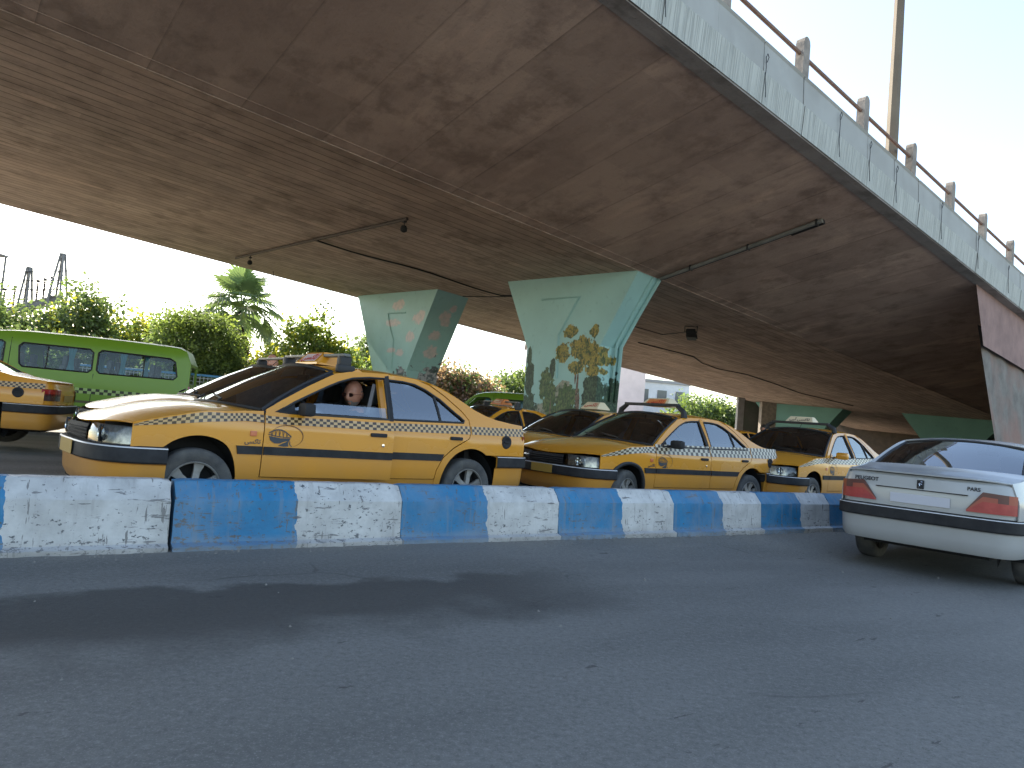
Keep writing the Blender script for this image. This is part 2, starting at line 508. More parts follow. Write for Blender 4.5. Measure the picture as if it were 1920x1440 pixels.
def person(loc, rz, label, pose='stand', cloth=CLOTHB, trouser=CLOTHB, head_yaw=0.0, hair='fringe', glasses=False, nod=0.0, group=None, hairm=None):
    """local +X is the way the body faces; stands or sits on z = 0 of its own frame (seat height for sitting)"""
    root = empty('person', loc, rz, label, 'person', group)
    if pose == 'stand':
        J = [(0, 0, .95), (0, 0, 1.12), (0, 0, 1.30), (0, 0, 1.44), (.01, 0, 1.52),
             (0, .10, .90), (.02, .11, .50), (-.01, .12, .08), (.12, .13, .035),
             (0, -.10, .90), (.02, -.11, .50), (-.01, -.12, .08), (.12, -.13, .035),
             (0, .19, 1.40), (-.01, .26, 1.12), (.06, .27, .86), (.09, .27, .77),
             (0, -.19, 1.40), (-.01, -.26, 1.12), (.06, -.27, .86), (.09, -.27, .77)]
        hz = 1.62
        E_ = [(0, 1), (1, 2), (2, 3), (3, 4), (0, 5), (5, 6), (6, 7), (7, 8), (0, 9), (9, 10), (10, 11), (11, 12),
              (3, 13), (13, 14), (14, 15), (15, 16), (3, 17), (17, 18), (18, 19), (19, 20)]
        Rr = [(.13, .11), (.13, .11), (.15, .12), (.10, .08), .055, .085, .06, .045, .035, .085, .06, .045, .035, .06, .045, .032, .028, .06, .045, .032, .028]
        def reg(c):
            if c.z > 1.47: return 0
            if c.z < .8 and abs(c.y) > .23: return 0
            return 3 if c.z < .93 else 2
    else:
        J = [(0, 0, .10), (-.03, 0, .28), (-.05, 0, .45), (-.04, 0, .56), (-.01, 0, .64),
             (.08, .10, .09), (.42, .13, .16), (.62, .12, -.18), (.74, .12, -.20),
             (.08, -.10, .09), (.42, -.13, .16), (.62, -.12, -.18), (.74, -.12, -.20),
             (-.03, .19, .52), (.08, .25, .28), (.33, .17, .33), (.41, .16, .36),
             (-.03, -.19, .52), (.08, -.25, .28), (.33, -.17, .33), (.41, -.16, .36)]
        hz = .765
        E_ = [(0, 1), (1, 2), (2, 3), (3, 4), (0, 5), (5, 6), (6, 7), (7, 8), (0, 9), (9, 10), (10, 11), (11, 12),
              (3, 13), (13, 14), (14, 15), (15, 16), (3, 17), (17, 18), (18, 19), (19, 20)]
        Rr = [(.14, .12), (.13, .12), (.15, .12), (.10, .08), .056, .085, .065, .045, .035, .085, .065, .045, .035, .06, .045, .032, .026, .06, .045, .032, .026]
        def reg(c):
            if c.z > .60: return 0
            if c.x > .27 and abs(c.y) > .1 and c.z > .25: return 0
            return 3 if (c.z < .18) else 2
    vs, fs, ms = skin_body(J, E_, Rr, None, reg)
    mb = MB(); mb.v = vs; mb.f = fs; mb.mi = ms; mb.uv = [None] * len(fs)
    hc = (.035, 0, hz)
    Rm = head_mesh(mb, hc, head_yaw, nod, 1.0 if pose == 'stand' else 1.08, hair=hair, m_beard=1 if hair == 'fringe' else None)
    # hands: palm and five bent fingers at each wrist
    for w in (16, 20):
        p = Vector(J[w]); d = (p - Vector(J[w - 1])).normalized(); sy = 1 if p.y > 0 else -1
        side = Vector((0, 0, 1)).cross(d)
        side = side.normalized() if side.length > .1 else Vector((1, 0, 0))
        nrm = d.cross(side).normalized()
        mb.rbox(p + d * .045, (.09, .075, .028), .012, Matrix((d, side, nrm)).transposed(), 0)
        for k, ln in enumerate((.066, .076, .070, .055)):
            b = p + d * .085 + side * (.028 - k * .0187)
            mb.tube([b, b + d * ln * .45 - nrm * .006, b + d * ln * .75 - nrm * .026, b + d * ln * .82 - nrm * .045], [.0088, .0085, .0078, .0065], 6, 0)
        b = p + d * .02 + side * .036
        mb.tube([b, b + d * .03 + side * .022 - nrm * .012, b + d * .058 + side * .024 - nrm * .028], [.0105, .010, .0078], 6, 0)
    mb.build('body', [SKIN, hairm or HAIR, cloth, trouser], root, smooth=True, split=0)
    if glasses:
        gm = MB()
        def T(x, y, z): return Vector(hc) + Rm @ Vector((x + .008, y, z))
        for sy in (-1, 1):
            ring = [T(.106 - .012 * abs(cos(a)) * .6, sy * .033 + .026 * cos(a), -.001 + .018 * sin(a)) for a in [2 * pi * k / 14 for k in range(15)]]
            gm.tube(ring, .0016, 5, 0, cap=False)
            n = 14
            gm.add([T(.104, sy * .033, -.001)] + ring[:14], [(0, 1 + k, 1 + (k + 1) % 14) for k in range(14)], 1)
            gm.tube([T(.098, sy * .060, .004), T(.05, sy * .082, .002), T(-.005, sy * .083, -.002)], .0018, 5, 0)
        gm.tube([T(.108, -.008, .003), T(.112, 0, .006), T(.108, .008, .003)], .0016, 5, 0)
        gm.build('glasses', [mat('glasses_frame', (.12, .03, .02), .3), mat('dark_lens', (.03, .015, .012), .1)], root, smooth=True)
    return root


# ---------------------------------------------------------------- saloon car
# car frame: X = distance from the front bumper minus 2.2, -Y = left side, Z up
WP = [(0, .66), (.12, .725), (.35, .785), (.8, .822), (1.4, .842), (3.0, .842), (3.8, .822), (4.2, .785), (4.42, .72)]
E405 = [(.06, .66), (.20, .70), (.40, .755), (.8, .852), (1.2, .915), (1.37, .945), (1.50, 1.015), (1.75, 1.165), (2.0, 1.30), (2.2, 1.352), (2.5, 1.375), (2.85, 1.37),
        (3.12, 1.32), (3.4, 1.20), (3.63, 1.085), (3.8, 1.03), (4.05, 1.005), (4.33, .985), (4.40, .96)]
X0 = 2.2


def X(s):
    # the front half of the cabin sits a little further forward than the tables say
    k = max(0, min(1, (s - .95) / .3)) * max(0, min(1, (2.5 - s) / .6))
    k = k * k * (3 - 2 * k)
    return s - .085 * k - X0


def nose(s, z):
    return z - .045 * max(0, min(1, (1.15 - s) / .5)) * max(0, min(1, (z - .25) / .2))


def wside(s, z):
    w = interp(WP, s)
    if z < .5: w -= .05 * ((.5 - z) / .3) ** 2
    w -= .010 * max(0, min(1, (z - .62) / .1)) * 0
    if z > .82: w -= .04 * (min(z, .95) - .82) / .13
    if z > .95: w -= (z - .95) * .50
    return w


def edge(s): return interp(E405, s)


def side_pt(s, z, sy, off=0.0): return (X(s), sy * (wside(s, z) + off), z)


def arch(cx, cz, r, a0, a1, n=18):
    return [(cx + r * cos(radians(a0 + (a1 - a0) * i / n)), cz + r * sin(radians(a0 + (a1 - a0) * i / n))) for i in range(n + 1)]


def sheet(outer, holes, sy, off=0.0, step=.075):
    V, F = cdt(outer, holes, step)
    mb = MB(); mb.add([side_pt(s, z, sy, off) for s, z in V], F)
    return mb


def loop_tube(mb, poly, sy, r, off=0.0, closed=True, step=.08):
    P = resamp(poly, step)
    if not closed: P = P + [poly[-1]]
    pts = [side_pt(s, z, sy, off) for s, z in P]
    if closed: pts.append(pts[0]); pts.append(pts[1])
    mb.tube(pts, r, 6, cap=False)


def stripe(mb, s0, s1, zf, h, sy, cell, rows, off=.004, n=None):
    n = n or max(2, int((s1 - s0) / .06))
    hh = h if callable(h) else (lambda s: h)
    vs = []; uv = []
    for i in range(n + 1):
        s = s0 + (s1 - s0) * i / n
        for j in range(2):
            z = zf(s) + hh(s) * j
            vs.append(side_pt(s, z, sy, off)); uv.append((s / cell, rows * j))
    mb.add(vs, [(2 * i, 2 * i + 2, 2 * i + 3, 2 * i + 1) for i in range(n)], None, uv)


def sweep(mb, path, sec, m=None):
    """path: plan points (x,y) outward to the left of travel; sec: (out, z) profile"""
    n = len(path); vs = []
    for i, p in enumerate(path):
        a = path[max(0, i - 1)]; b = path[min(n - 1, i + 1)]
        t = Vector((b[0] - a[0], b[1] - a[1])).normalized(); nn = Vector((t.y, -t.x))
        for o, z in sec: vs.append((p[0] + nn.x * o, p[1] + nn.y * o, z))
    k = len(sec)
    mb.add(vs, [(i * k + j, (i + 1) * k + j, (i + 1) * k + j + 1, i * k + j + 1) for i in range(n - 1) for j in range(k - 1)], m)


def smooth_path(P, n=8):
    out = []
    for i in range(len(P) - 1):
        p0 = P[max(0, i - 1)]; p1 = P[i]; p2 = P[i + 1]; p3 = P[min(len(P) - 1, i + 2)]
        for k in range(n):
            t = k / n
            out.append(tuple(.5 * ((2 * p1[d]) + (-p0[d] + p2[d]) * t + (2 * p0[d] - 5 * p1[d] + 4 * p2[d] - p3[d]) * t * t + (-p0[d] + 3 * p1[d] - 3 * p2[d] + p3[d]) * t ** 3) for d in range(len(p1))))
    out.append(P[-1])
    return out


# half paths from the centre of the nose / tail round to the side (right hand = +y)
FRONT_H = smooth_path([(.135, 0), (.14, .25), (.16, .46), (.205, .61), (.28, .715), (.39, .778), (.58, .808)], 6)
REAR_H = smooth_path([(4.37, 0), (4.365, .3), (4.345, .55), (4.31, .68), (4.23, .755), (4.08, .79), (3.80, .818)], 6)


def full(H, rear=False):
    L = [(s - X0, -y) for s, y in reversed(H)] + [(s - X0, y) for s, y in H[1:]]
    return L if rear else list(reversed(L))


def sub_path(H, y0, y1, side, rear=False, s_lim=None):
    P = [(s, y) for s, y in H if y0 - 1e-6 <= y <= y1 + 1e-6]
    if s_lim is not None: P = [p for p in P if (p[0] <= s_lim if not rear else p[0] >= s_lim)]
    P = [(s - X0, side * y) for s, y in P]
    if (side > 0) != rear: P = list(reversed(P))
    return P


def wheel(root, s, sy, style=0, steer=0.0):
    """tyre with its rim"""
    y = sy * .72
    hub = (s - X0, y, .268)
    def place(o):
        o.location = hub; o.rotation_euler = (0, 0, steer)
    k = sy
    mb = MB()
    prof = [(.200, -.085), (.225, -.092), (.262, -.096), (.285, -.088), (.296, -.070), (.2985, -.035), (.2985, .035), (.296, .070), (.285, .088), (.262, .096), (.225, .092), (.200, .085), (.200, -.085)]
    mb.lathe(prof, axis='Y', seg=48)
    t = mb.build('wheel', TYRE, root, smooth=True, split=40); place(t)
    mb = MB()
    f = k * .075
    mb.lathe([(.201, f + k * .012), (.192, f + k * .016), (.186, f + k * .004), (.176, f - k * .03), (.172, f - k * .09), (.02, f - k * .10)], axis='Y', seg=40, m=1)
    mb.lathe([(.203, f + k * .006), (.197, f + k * .018), (.188, f + k * .014), (.184, f)], axis='Y', seg=40, m=0)
    mb.lathe([(.001, f + k * .004), (.045, f + k * .002), (.058, f - k * .008), (.062, f - k * .03)], axis='Y', seg=20, m=0)
    mb.lathe([(.030, f + k * .0045), (.034, f + k * .004), (.034, f + k * .002)], axis='Y', seg=16, m=2)
    n = 6 if style == 0 else 7
    for i in range(n):
        a = 2 * pi * i / n + .35
        if style == 0:
            w0, w1 = .024, .040
        else:
            w0, w1 = .030, .050
        vs = []
        for (r, w, d) in ((.050, w0, 0), (.12, w0 * 1.02, -.012), (.188, w1, 0.002)):
            for sg in (-1, 1):
                for dd in (0, -.03):
                    x = r * cos(a) - sg * w * sin(a); z = r * sin(a) + sg * w * cos(a)
                    vs.append((x, f + k * (d + dd), z))
        fs = []
        for q in range(2):
            b = q * 4
            fs += [(b, b + 4, b + 6, b + 2), (b, b + 1, b + 5, b + 4), (b + 2, b + 6, b + 7, b + 3)]
        mb.add(vs, fs, 0)
    for i in range(5):
        a = 2 * pi * i / 5
        mb.lathe([(.0001, f - k * .004), (.006, f - k * .005), (.006, f - k * .02)], c=(.042 * cos(a), 0, .042 * sin(a)), axis='Y', seg=8, m=2)
    mb.build('rim', [RIM, DARK, BLACKP], t, smooth=True, split=30)
    return t


FD = [(1.374, .362), (1.374, .90), (1.385, .960), (1.50, 1.024), (1.75, 1.172), (2.0, 1.306), (2.12, 1.339), (2.25, 1.350), (2.445, 1.360), (2.445, .362)]
FD_WIN = [(1.49, .950), (1.54, .980), (1.78, 1.108), (2.02, 1.232), (2.14, 1.282), (2.27, 1.305), (2.405, 1.313), (2.405, .958)]
RD = [(2.455, .362), (2.455, 1.360), (2.7, 1.362), (2.87, 1.350), (3.02, 1.305), (3.18, 1.215), (3.36, 1.085), (3.445, 1.00), (3.452, .92), (3.42, .81), (3.36, .745), (3.22, .67), (3.10, .57), (3.035, .45), (3.02, .362)]
RD_WIN = [(2.50, .960), (2.50, 1.312), (2.70, 1.312), (2.84, 1.298), (2.96, 1.258), (3.12, 1.175), (3.28, 1.058), (3.385, .993), (3.37, .978)]


def stripz(s):  # lower edge of the check band
    return interp([(.30, .708), (.6, .742), (1.0, .796), (1.4, .842), (2.45, .862), (3.5, .882), (4.3, .892)], s)


def emblem(root, sy):
    mb = MB(); cx, cz = 1.56, .698
    def P(a, b): return side_pt(cx + a, cz + b, sy, .005)
    vs = []; n = 26
    for i in range(n + 1):
        a = radians(150 - 215 * i / n); w = .0015 + .0055 * sin(pi * min(1, i / n * 1.05))
        vs += [P(.135 * cos(a), .092 * sin(a)), P((.135 - w) * cos(a), (.092 - w) * sin(a))]
    mb.add(vs, [(2 * i, 2 * i + 2, 2 * i + 3, 2 * i + 1) for i in range(n)], 1)
    def poly(pts): mb.add([P(*p) for p in pts], [tuple(range(len(pts)))], 0)
    poly([(-.150, -.005), (-.11, -.010), (-.05, -.018), (.0, -.017), (.03, -.014), (.018, -.04), (-.02, -.045), (-.06, -.062), (-.10, -.063), (-.135, -.04)])
    poly([(-.07, -.082), (-.035, -.06), (.0, -.046), (.018, -.036), (.012, -.055), (.016, -.083), (-.02, -.086)])
    poly([(.022, -.04), (.028, -.042), (.03, -.065), (.05, -.085), (.038, -.084), (.022, -.065)])
    arcp = [(-.150 + .185 * t, .004 + .052 * sin(pi * (t * .86 + .10)) - .014 * t) for t in [i / 12 for i in range(13)]]
    for w_, dz in ((.005, 0),):
        vv = []
        for (a, b) in arcp: vv += [P(a, b + w_), P(a, b - w_)]
        mb.add(vv, [(2 * i, 2 * i + 2, 2 * i + 3, 2 * i + 1) for i in range(12)], 0)
    for i in range(1, 12, 2):
        a, b = arcp[i]; a2, b2 = arcp[min(12, i + 1)]
        mb.add([P(a - .0022, b), P(a + .0022, b), P(a + .012, -.006), P(a + .007, -.006)], [(0, 1, 2, 3)], 0)
        mb.add([P(a2, b2), P(a2 + .004, b2), P(a2 - .006, -.008), P(a2 - .010, -.008)], [(0, 1, 2, 3)], 0)
    vv = []
    for i in range(9):
        t = i / 8; vv += [P(-.155 + .18 * t, .012 - .018 * sin(pi * t * .6)), P(-.155 + .18 * t, .005 - .018 * sin(pi * t * .6))]
    mb.add(vv, [(2 * i, 2 * i + 2, 2 * i + 3, 2 * i + 1) for i in range(8)], 0)
    return mb.build('door_emblem', [NAVY, mat('emblem_brown', (.07, .03, .015), .5)], root)


def roof_sign(root, s, y, z, w=.44, body=TAXI, face=PLATEY, txt=TAXI_WORD, tmat=REDT, size=.11, high=.125, skew=0.0):
    x = s - X0
    mb = MB()
    b0, b1, t0, t1 = -.15, .15, -.055, .06
    def ring(xx, zz, ww): return [(x + xx, y - ww / 2, z + zz), (x + xx, y + ww / 2, z + zz)]
    P = [(b0, 0, w), (b0, .02, w), (t0, high - .008, w * .80), (t0 + .015, high, w * .76), (t1 - .015, high, w * .76), (t1, high - .008, w * .80), (b1, .02, w), (b1, 0, w)]
    vs = []
    for a, zz, ww in P: vs += ring(a, zz, ww)
    n = len(P)
    fs = [(2 * i, 2 * i + 1, 2 * ((i + 1) % n) + 1, 2 * ((i + 1) % n)) for i in range(n)]
    fs += [tuple(2 * i for i in range(n)), tuple(2 * i + 1 for i in reversed(range(n)))]
    mb.add(vs, fs)
    sg = mb.build('roof_sign', body, root)
    # sloped label on both faces
    for d in (-1, 1):
        xb, xt = (b0, t0) if d < 0 else (b1, t1)
        up = Vector((xt - xb, 0, high - .028)).normalized(); ri = Vector((0, -1, 0)) if d < 0 else Vector((0, 1, 0))
        if d < 0: ri = Vector((0, -1, 0))
        nr = ri.cross(up).normalized()
        cpos = Vector((x + (xb + xt) / 2, y, z + (high + .012) / 2))
        h = (Vector((xt - xb, 0, high - .028)).length) * .40; ww = w * .37
        lb = MB(); cc = cpos + nr * .002
        lb.add([cc - ri * ww - up * h, cc + ri * ww - up * h, cc + ri * ww * .9 + up * h, cc - ri * ww * .9 + up * h], [(0, 1, 2, 3)])
        lb.build('sign_panel', face, sg)
        cc = cpos + nr * .004
        M = Matrix(((ri.x, up.x, nr.x, cc.x), (ri.y, up.y, nr.y, cc.y), (ri.z, up.z, nr.z, cc.z), (0, 0, 0, 1)))
        lettering('sign_lettering', txt, size, M, tmat, sg)
    return sg


def roof_rack(root, s, h=.14, arched=False, bar=RUBBER, span=.60):
    mb = MB(); x = X(s); z0 = 1.365; zt = 1.38 + h; feet = []
    for sy in (-1, 1):
        mb = MB(); feet.append(mb)
        if arched:
            mb.tube([(x, sy * (span), z0 - .03), (x, sy * (span - .02), z0 + h * .45), (x, sy * (span - .13), zt - .01)], [.045, .042, .032], 8)
        else:
            mb.rbox((x, sy * (span - .03), z0 + h * .45), (.12, .08, h + .02), .02)
            mb.rbox((x, sy * (span), z0), (.18, .05, .07), .015)
    mb = MB(); mb.rbox((x, 0, zt), (.07, 2 * (span - .1 if arched else span + .02), .042 if arched else .028), .01)
    rk = mb.build('roof_rack', RUBBER if arched else mat('rack_steel', (.16, .16, .15), .5, c2=(.10, .10, .09), scale=6), root, smooth=True)
    for f in feet: f.build('rack_foot', bar, rk, smooth=True)
    return rk


def make_car(name, label, cat, P, loc, rz, group=None):
    """P: options"""
    pm = P.get('paint', TAXI)
    root = empty(name, loc, rz, label, cat, group)
    pars = P.get('pars', False)
    lite = P.get('lite', False)
    # ---- centre body
    for sy in (-1, 1):
        A = arch(.80, .30, .368, -12, 122, 20)
        fz = .562
        A = [p for p in A if not (p[0] < .80 and p[1] < fz)]
        AF = list(reversed([(.80 - sqrt(.368**2 - (fz - .30)**2), fz)] + list(reversed(A))))
        top = [(s, edge(s)) for s in (.30, .45, .6, .8, 1.0, 1.2, 1.366)]
        poly = [(.335, fz), (.335, .725)] + [t for t in top if t[0] > .34] + [(1.366, .235)] + AF
        fe = sheet(poly, [], sy).build('front_fender', pm, root, smooth=True, solid=.012)
        mb = MB()
        if not P.get('flare'):
            pass
        else:
            mb.tube([side_pt(.80 + .352 * cos(a), .30 + .352 * sin(a), sy, .004) for a in [radians(-14 + 160 * i / 24) for i in range(25)]], .024, 6)
            mb.build('arch_flare', RUBBER, fe, smooth=True)
        if P.get('checks'):
            sm = MB(); hz = P.get('check_h', .07)
            stripe(sm, .34, 1.366, stripz, lambda s: min(hz * min(1, .15 + (s - .34) / .30), edge(s) - stripz(s) - .008), sy, P.get('cell', .052), P.get('rows', 3))
            sm.build('check_band', P['checks'], fe)
        sm = MB(); sm.prism([(1.15, .54), (1.13, .605), (1.366, .605), (1.366, .54)], lambda s, z: side_pt(s, z, sy, .0), lambda s, z: side_pt(s, z, sy, .014))
        sm.build('side_moulding', BLACKP, fe)
        if not pars:
            sm = MB(); sm.rbox((1.20 - X0, sy * (wside(1.2, .68) + .004), .705), (.055, .012, .042), .006)
            sm.build('indicator_lamp', AMBER, fe)
            if sy < 0 and not lite:
                M = Matrix(((1, 0, 0, 1.20 - X0), (0, 0, -1, sy * (wside(1.2, .64) + .004)), (0, 1, 0, .640), (0, 0, 0, 1)))
                lettering('side_badge', TAXI_WORD, .05, M, NAVY, fe)
        # sill
        sm = MB(); sm.grid(lambda a, b: side_pt(1.366 + a * (3.06 - 1.366), .235 + b * .12, sy, -.012 + .006 * b), 10, 3)
        sm.build('sill', pm, root, smooth=True, solid=.01)
        # doors
        hinge = None
        ang = -P.get('open', 0) if sy < 0 else 0
        fd = sheet(FD, [FD_WIN], sy, step=.07).build('front_door', pm, root, smooth=True, solid=.03)
        kids = []
        g = MB()
        gp = FD_WIN
        if P.get('half_glass') and sy < 0:
            gp = [(1.49, .950), (1.60, .978), (1.68, 1.002), (1.76, 1.022), (1.86, 1.034), (2.405, 1.040), (2.405, .958)]
        V, F = cdt(gp, [], .08); g.add([side_pt(s, z, sy, -.018) for s, z in V], F)
        kids.append(g.build('window_glass', GLASSC, fd, smooth=True))
        g = MB(); loop_tube(g, FD_WIN, sy, .011, -.004); kids.append(g.build('window_seal', RUBBER, fd, smooth=True))
        g = MB(); V, F = cdt([(1.45, .945), (1.50, .975), (1.62, 1.045), (1.62, .95)], [], .05); g.add([side_pt(s, z, sy, .002) for s, z in V], F)
        xm = 1.60 - X0; ym = sy * (wside(1.6, .95) + .10)
        g.rbox((xm, sy * (wside(1.6, .95) + .03), .955), (.06, .10, .03), .01)
        mm = P.get('mirror', BLACKP)
        g.rbox((xm - .01, ym + sy * .02, .985), (.10, .185, .11), .035)
        kids.append(g.build('side_mirror', mm, fd, smooth=True))
        # the seal tube and the rear edge strip
        g = MB(); V, F = cdt([(2.408, .95), (2.408, 1.335), (2.446, 1.345), (2.446, .95)], [], .06); g.add([side_pt(s, z, sy, .003) for s, z in V], F)
        kids.append(g.build('pillar_trim', BLACKP, fd, smooth=True))
        g = MB(); g.rbox((2.29 - X0, sy * (wside(2.3, .78) + .008), .772), (.155, .022, .034), .009); kids.append(g.build('door_handle', BLACKP, fd, smooth=True))
        g = MB(); g.lathe([(.0001, sy * .010), (.014, sy * .009), (.016, 0)], c=(2.34 - X0, sy * wside(2.34, .68), .665), axis='Y', seg=14); kids.append(g.build('door_lock', CHROME, fd, smooth=True))
        g = MB(); g.prism([(1.378, .54), (1.378, .605), (2.44, .605), (2.44, .54)], lambda s, z: side_pt(s, z, sy, 0), lambda s, z: side_pt(s, z, sy, .014)); kids.append(g.build('side_moulding', BLACKP, fd))
        if P.get('checks'):
            g = MB(); stripe(g, 1.378, 2.442, stripz, P.get('check_h', .07), sy, P.get('cell', .052), P.get('rows', 3)); kids.append(g.build('check_band', P['checks'], fd))
        if P.get('emblem'): kids.append(emblem(fd, sy))
        if ang:
            piv = Vector((X(1.374), sy * wside(1.374, .6), 0))
            fd.matrix_local = Matrix.Translation(piv) @ Matrix.Rotation(ang, 4, 'Z') @ Matrix.Translation(-piv)
            g = MB()  # inner door card
            V, F = cdt([(1.42, .40), (1.42, .93), (2.41, .93), (2.41, .40)], [], .12); g.add([side_pt(s, z, sy, -.05) for s, z in V], F)
            g.build('door_card', SEATM, fd)
        rd = sheet(RD, [RD_WIN], sy, step=.07).build('rear_door', pm, root, smooth=True, solid=.03)
        g = MB(); V, F = cdt(RD_WIN, [], .08); g.add([side_pt(s, z, sy, -.018) for s, z in V], F); g.build('window_glass', GLASSC, rd, smooth=True)
        g = MB(); loop_tube(g, RD_WIN, sy, .011, -.004); g.build('window_seal', RUBBER, rd, smooth=True)
        g = MB(); g.tube([side_pt(3.085, .97, sy, -.012), side_pt(3.075, 1.08, sy, -.012), side_pt(3.055, 1.215, sy, -.012)], .012, 6); g.build('window_divider', RUBBER, rd, smooth=True)
        g = MB(); g.rbox((3.25 - X0, sy * (wside(3.25, .80) + .008), .792), (.15, .022, .034), .009); g.build('door_handle', BLACKP, rd, smooth=True)
        g = MB(); g.prism([(2.46, .54), (2.46, .605), (3.11, .605), (3.075, .54)], lambda s, z: side_pt(s, z, sy, 0), lambda s, z: side_pt(s, z, sy, .014)); g.build('side_moulding', BLACKP, rd)
        if P.get('checks'):
            g = MB(); stripe(g, 2.458, 3.448, stripz, P.get('check_h', .07), sy, P.get('cell', .052), P.get('rows', 3)); g.build('check_band', P['checks'], rd)
        # rear quarter
        fz = .612
        seam = [(3.03, .355), (3.045, .45), (3.11, .565), (3.23, .663), (3.37, .738), (3.43, .805), (3.462, .92), (3.455, 1.005), (3.37, 1.093), (3.185, 1.227), (3.03, 1.315)]
        top = [(s, edge(s) - (.012 if s < 3.7 else 0)) for s in (3.12, 3.25, 3.4, 3.55, 3.7, 3.85, 4.05, 4.25)]
        Ar = arch(3.47, .30, .372, 122, 190, 14)
        Ar = [p for p in Ar if p[1] > .30] ; Af = arch(3.47, .30, .372, 57, 170, 20)
        xr = 3.47 + sqrt(.372**2 - (fz - .30)**2)
        Aq = [(xr, fz)] + [p for p in Af if not (p[0] > 3.47 and p[1] < fz + .01)] + [(3.098, .30), (3.03, .30)]
        poly = seam + top + [(4.25, fz)] + Aq
        q = sheet(poly, [], sy).build('rear_quarter_panel', pm, root, smooth=True, solid=.012)
        if P.get('checks'):
            g = MB(); stripe(g, 3.466, 4.245, stripz, P.get('check_h', .07), sy, P.get('cell', .052), P.get('rows', 3)); g.build('check_band', P['checks'], q)
        if sy < 0 or pars:
            g = MB(); yy = sy * wside(3.95, .78)
            g.lathe([(.0001, sy * .004), (.038, sy * .006), (.05, sy * .012), (.066, sy * .008), (.070, 0)], c=(3.95 - X0, yy, .775), axis='Y', seg=24, m=0)
            g.rbox((3.95 - X0, yy + sy * .012, .775), (.07, .012, .018), .004, m=0)
            if not pars: g.build('fuel_cap', BLACKP, q, smooth=True)
    # hood
    def hood(a, b):
        qv = b; s = (.165 + .17 * qv**2) * (1 - a) + (1.15 + .215 * qv**2) * a
        ye = wside(s, edge(s)) - .004; ze = edge(s)
        zc = interp([(.10, .675), (.18, .715), (.35, .795), (.7, .885), (1.16, .955)], s)
        ze = min(ze, zc)
        return (X(s), qv * ye, ze + (zc - ze) * (1 - abs(qv) ** 2.4))
    mb = MB(); mb.grid(hood, 16, 18, v0=-1, v1=1); mb.build('hood', pm, root, smooth=True, solid=.01)
    # windshield
    def ws(a, b):
        p0 = Vector((X(1.165 + .20 * b * b), b * (wside(1.38, .95) - .05), .958 - .012 * b * b))
        p1 = Vector((X(1.945 + .095 * b * b), b * (wside(2.02, 1.31) - .045), 1.382 - .058 * b * b))
        p = p0.lerp(p1, a); p.z += .018 * sin(pi * a) * 1.2; return tuple(p)
    mb = MB(); mb.grid(ws, 8, 14, v0=-.965, v1=.965); wsd = mb.build('windshield', GLASSW, root, smooth=True)
    mb = MB()
    loop = [ws(a / 8, -1) for a in range(9)] + [ws(1, -1 + b / 7) for b in range(1, 15)] + [ws(1 - a / 8, 1) for a in range(1, 9)]
    mb.tube(loop, .017, 6); mb.tube([ws(0, -1 + b / 7) for b in range(15)], .016, 6)
    mb.build('windshield_seal', RUBBER, wsd, smooth=True)
    mb = MB()
    for y0, y1 in ((-.45, .02), (.10, .55)):
        a0 = ws(0, y0); a1 = ws(.10, y1 + .05)
        mb.tube([(a0[0] - .05, a0[1], a0[2] + .015), (a0[0], a0[1] + .06, a0[2] + .035), (a1[0], a1[1], a1[2] + .02)], .008, 5)
    mb.build('wiper', RUBBER, wsd, smooth=True)
    mb = MB(); mb.rbox((1.98 - X0, 0, 1.27), (.03, .22, .06), .012); mb.tube([(1.98 - X0, 0, 1.28), (1.99 - X0, 0, 1.36)], .012, 6); mb.build('rear_view_mirror', BLACKP, wsd, smooth=True)
    # roof with the two front pillars' outer skin
    def roof(a, b):
        s = (1.945 + .095 * b * b) * (1 - a) + (3.00 - .02 * b * b) * a
        zo = edge(s) - .012; ye = wside(s, zo); zc = interp([(1.945, 1.383), (2.3, 1.408), (2.6, 1.412), (3.0, 1.375)], s)
        return (X(s), b * ye, zo + (max(zc, zo) - zo) * (1 - abs(b) ** 3.2))
    mb = MB(); mb.grid(roof, 12, 20, v0=-1, v1=1)
    rf = mb.build('roof', pm, root, smooth=True, solid=.012)
    for sy in (-1, 1):
        mb = MB()
        mb.grid(lambda a, b: tuple(Vector(ws(a, sy * 1.0)).lerp(Vector(side_pt(1.372 + a * (2.04 - 1.372), edge(1.372 + a * (2.04 - 1.372)) - .012, sy)), b)), 8, 2)
        mb.build('windshield_pillar', P.get('pillar', pm), root, smooth=True, solid=.008)
    # rear window, its pillars and the trunk
    def rw(a, b):
        p0 = Vector((3.00 - .02 * b * b - X0, b * (wside(3.05, 1.30) - .03), 1.373 - .055 * b * b))
        p1 = Vector((3.745 - .06 * b * b - X0, b * .70, 1.035 - .006 * b * b))
        p = p0.lerp(p1, a); p.z += .022 * sin(pi * a); return tuple(p)
    mb = MB(); mb.grid(rw, 8, 12, v0=-.96, v1=.96); rwn = mb.build('rear_window', GLASSC if pars else GLASSW, root, smooth=True)
    mb = MB(); mb.tube([rw(a / 8, -.97) for a in range(9)] + [rw(1, -.97 + 1.94 * b / 14) for b in range(1, 15)] + [rw(1 - a / 8, .97) for a in range(1, 9)] + [rw(0, .97 - 1.94 * b / 14) for b in range(1, 15)], .014, 6)
    mb.build('rear_window_seal', RUBBER, rwn, smooth=True)
    for sy in (-1, 1):
        mb = MB()
        mb.grid(lambda a, b: tuple(Vector(rw(a, sy * .97)).lerp(Vector(side_pt(2.98 + a * .72, edge(2.98 + a * .72) - .012, sy)), b)), 8, 2)
        mb.build('rear_pillar', pm, root, smooth=True, solid=.008)
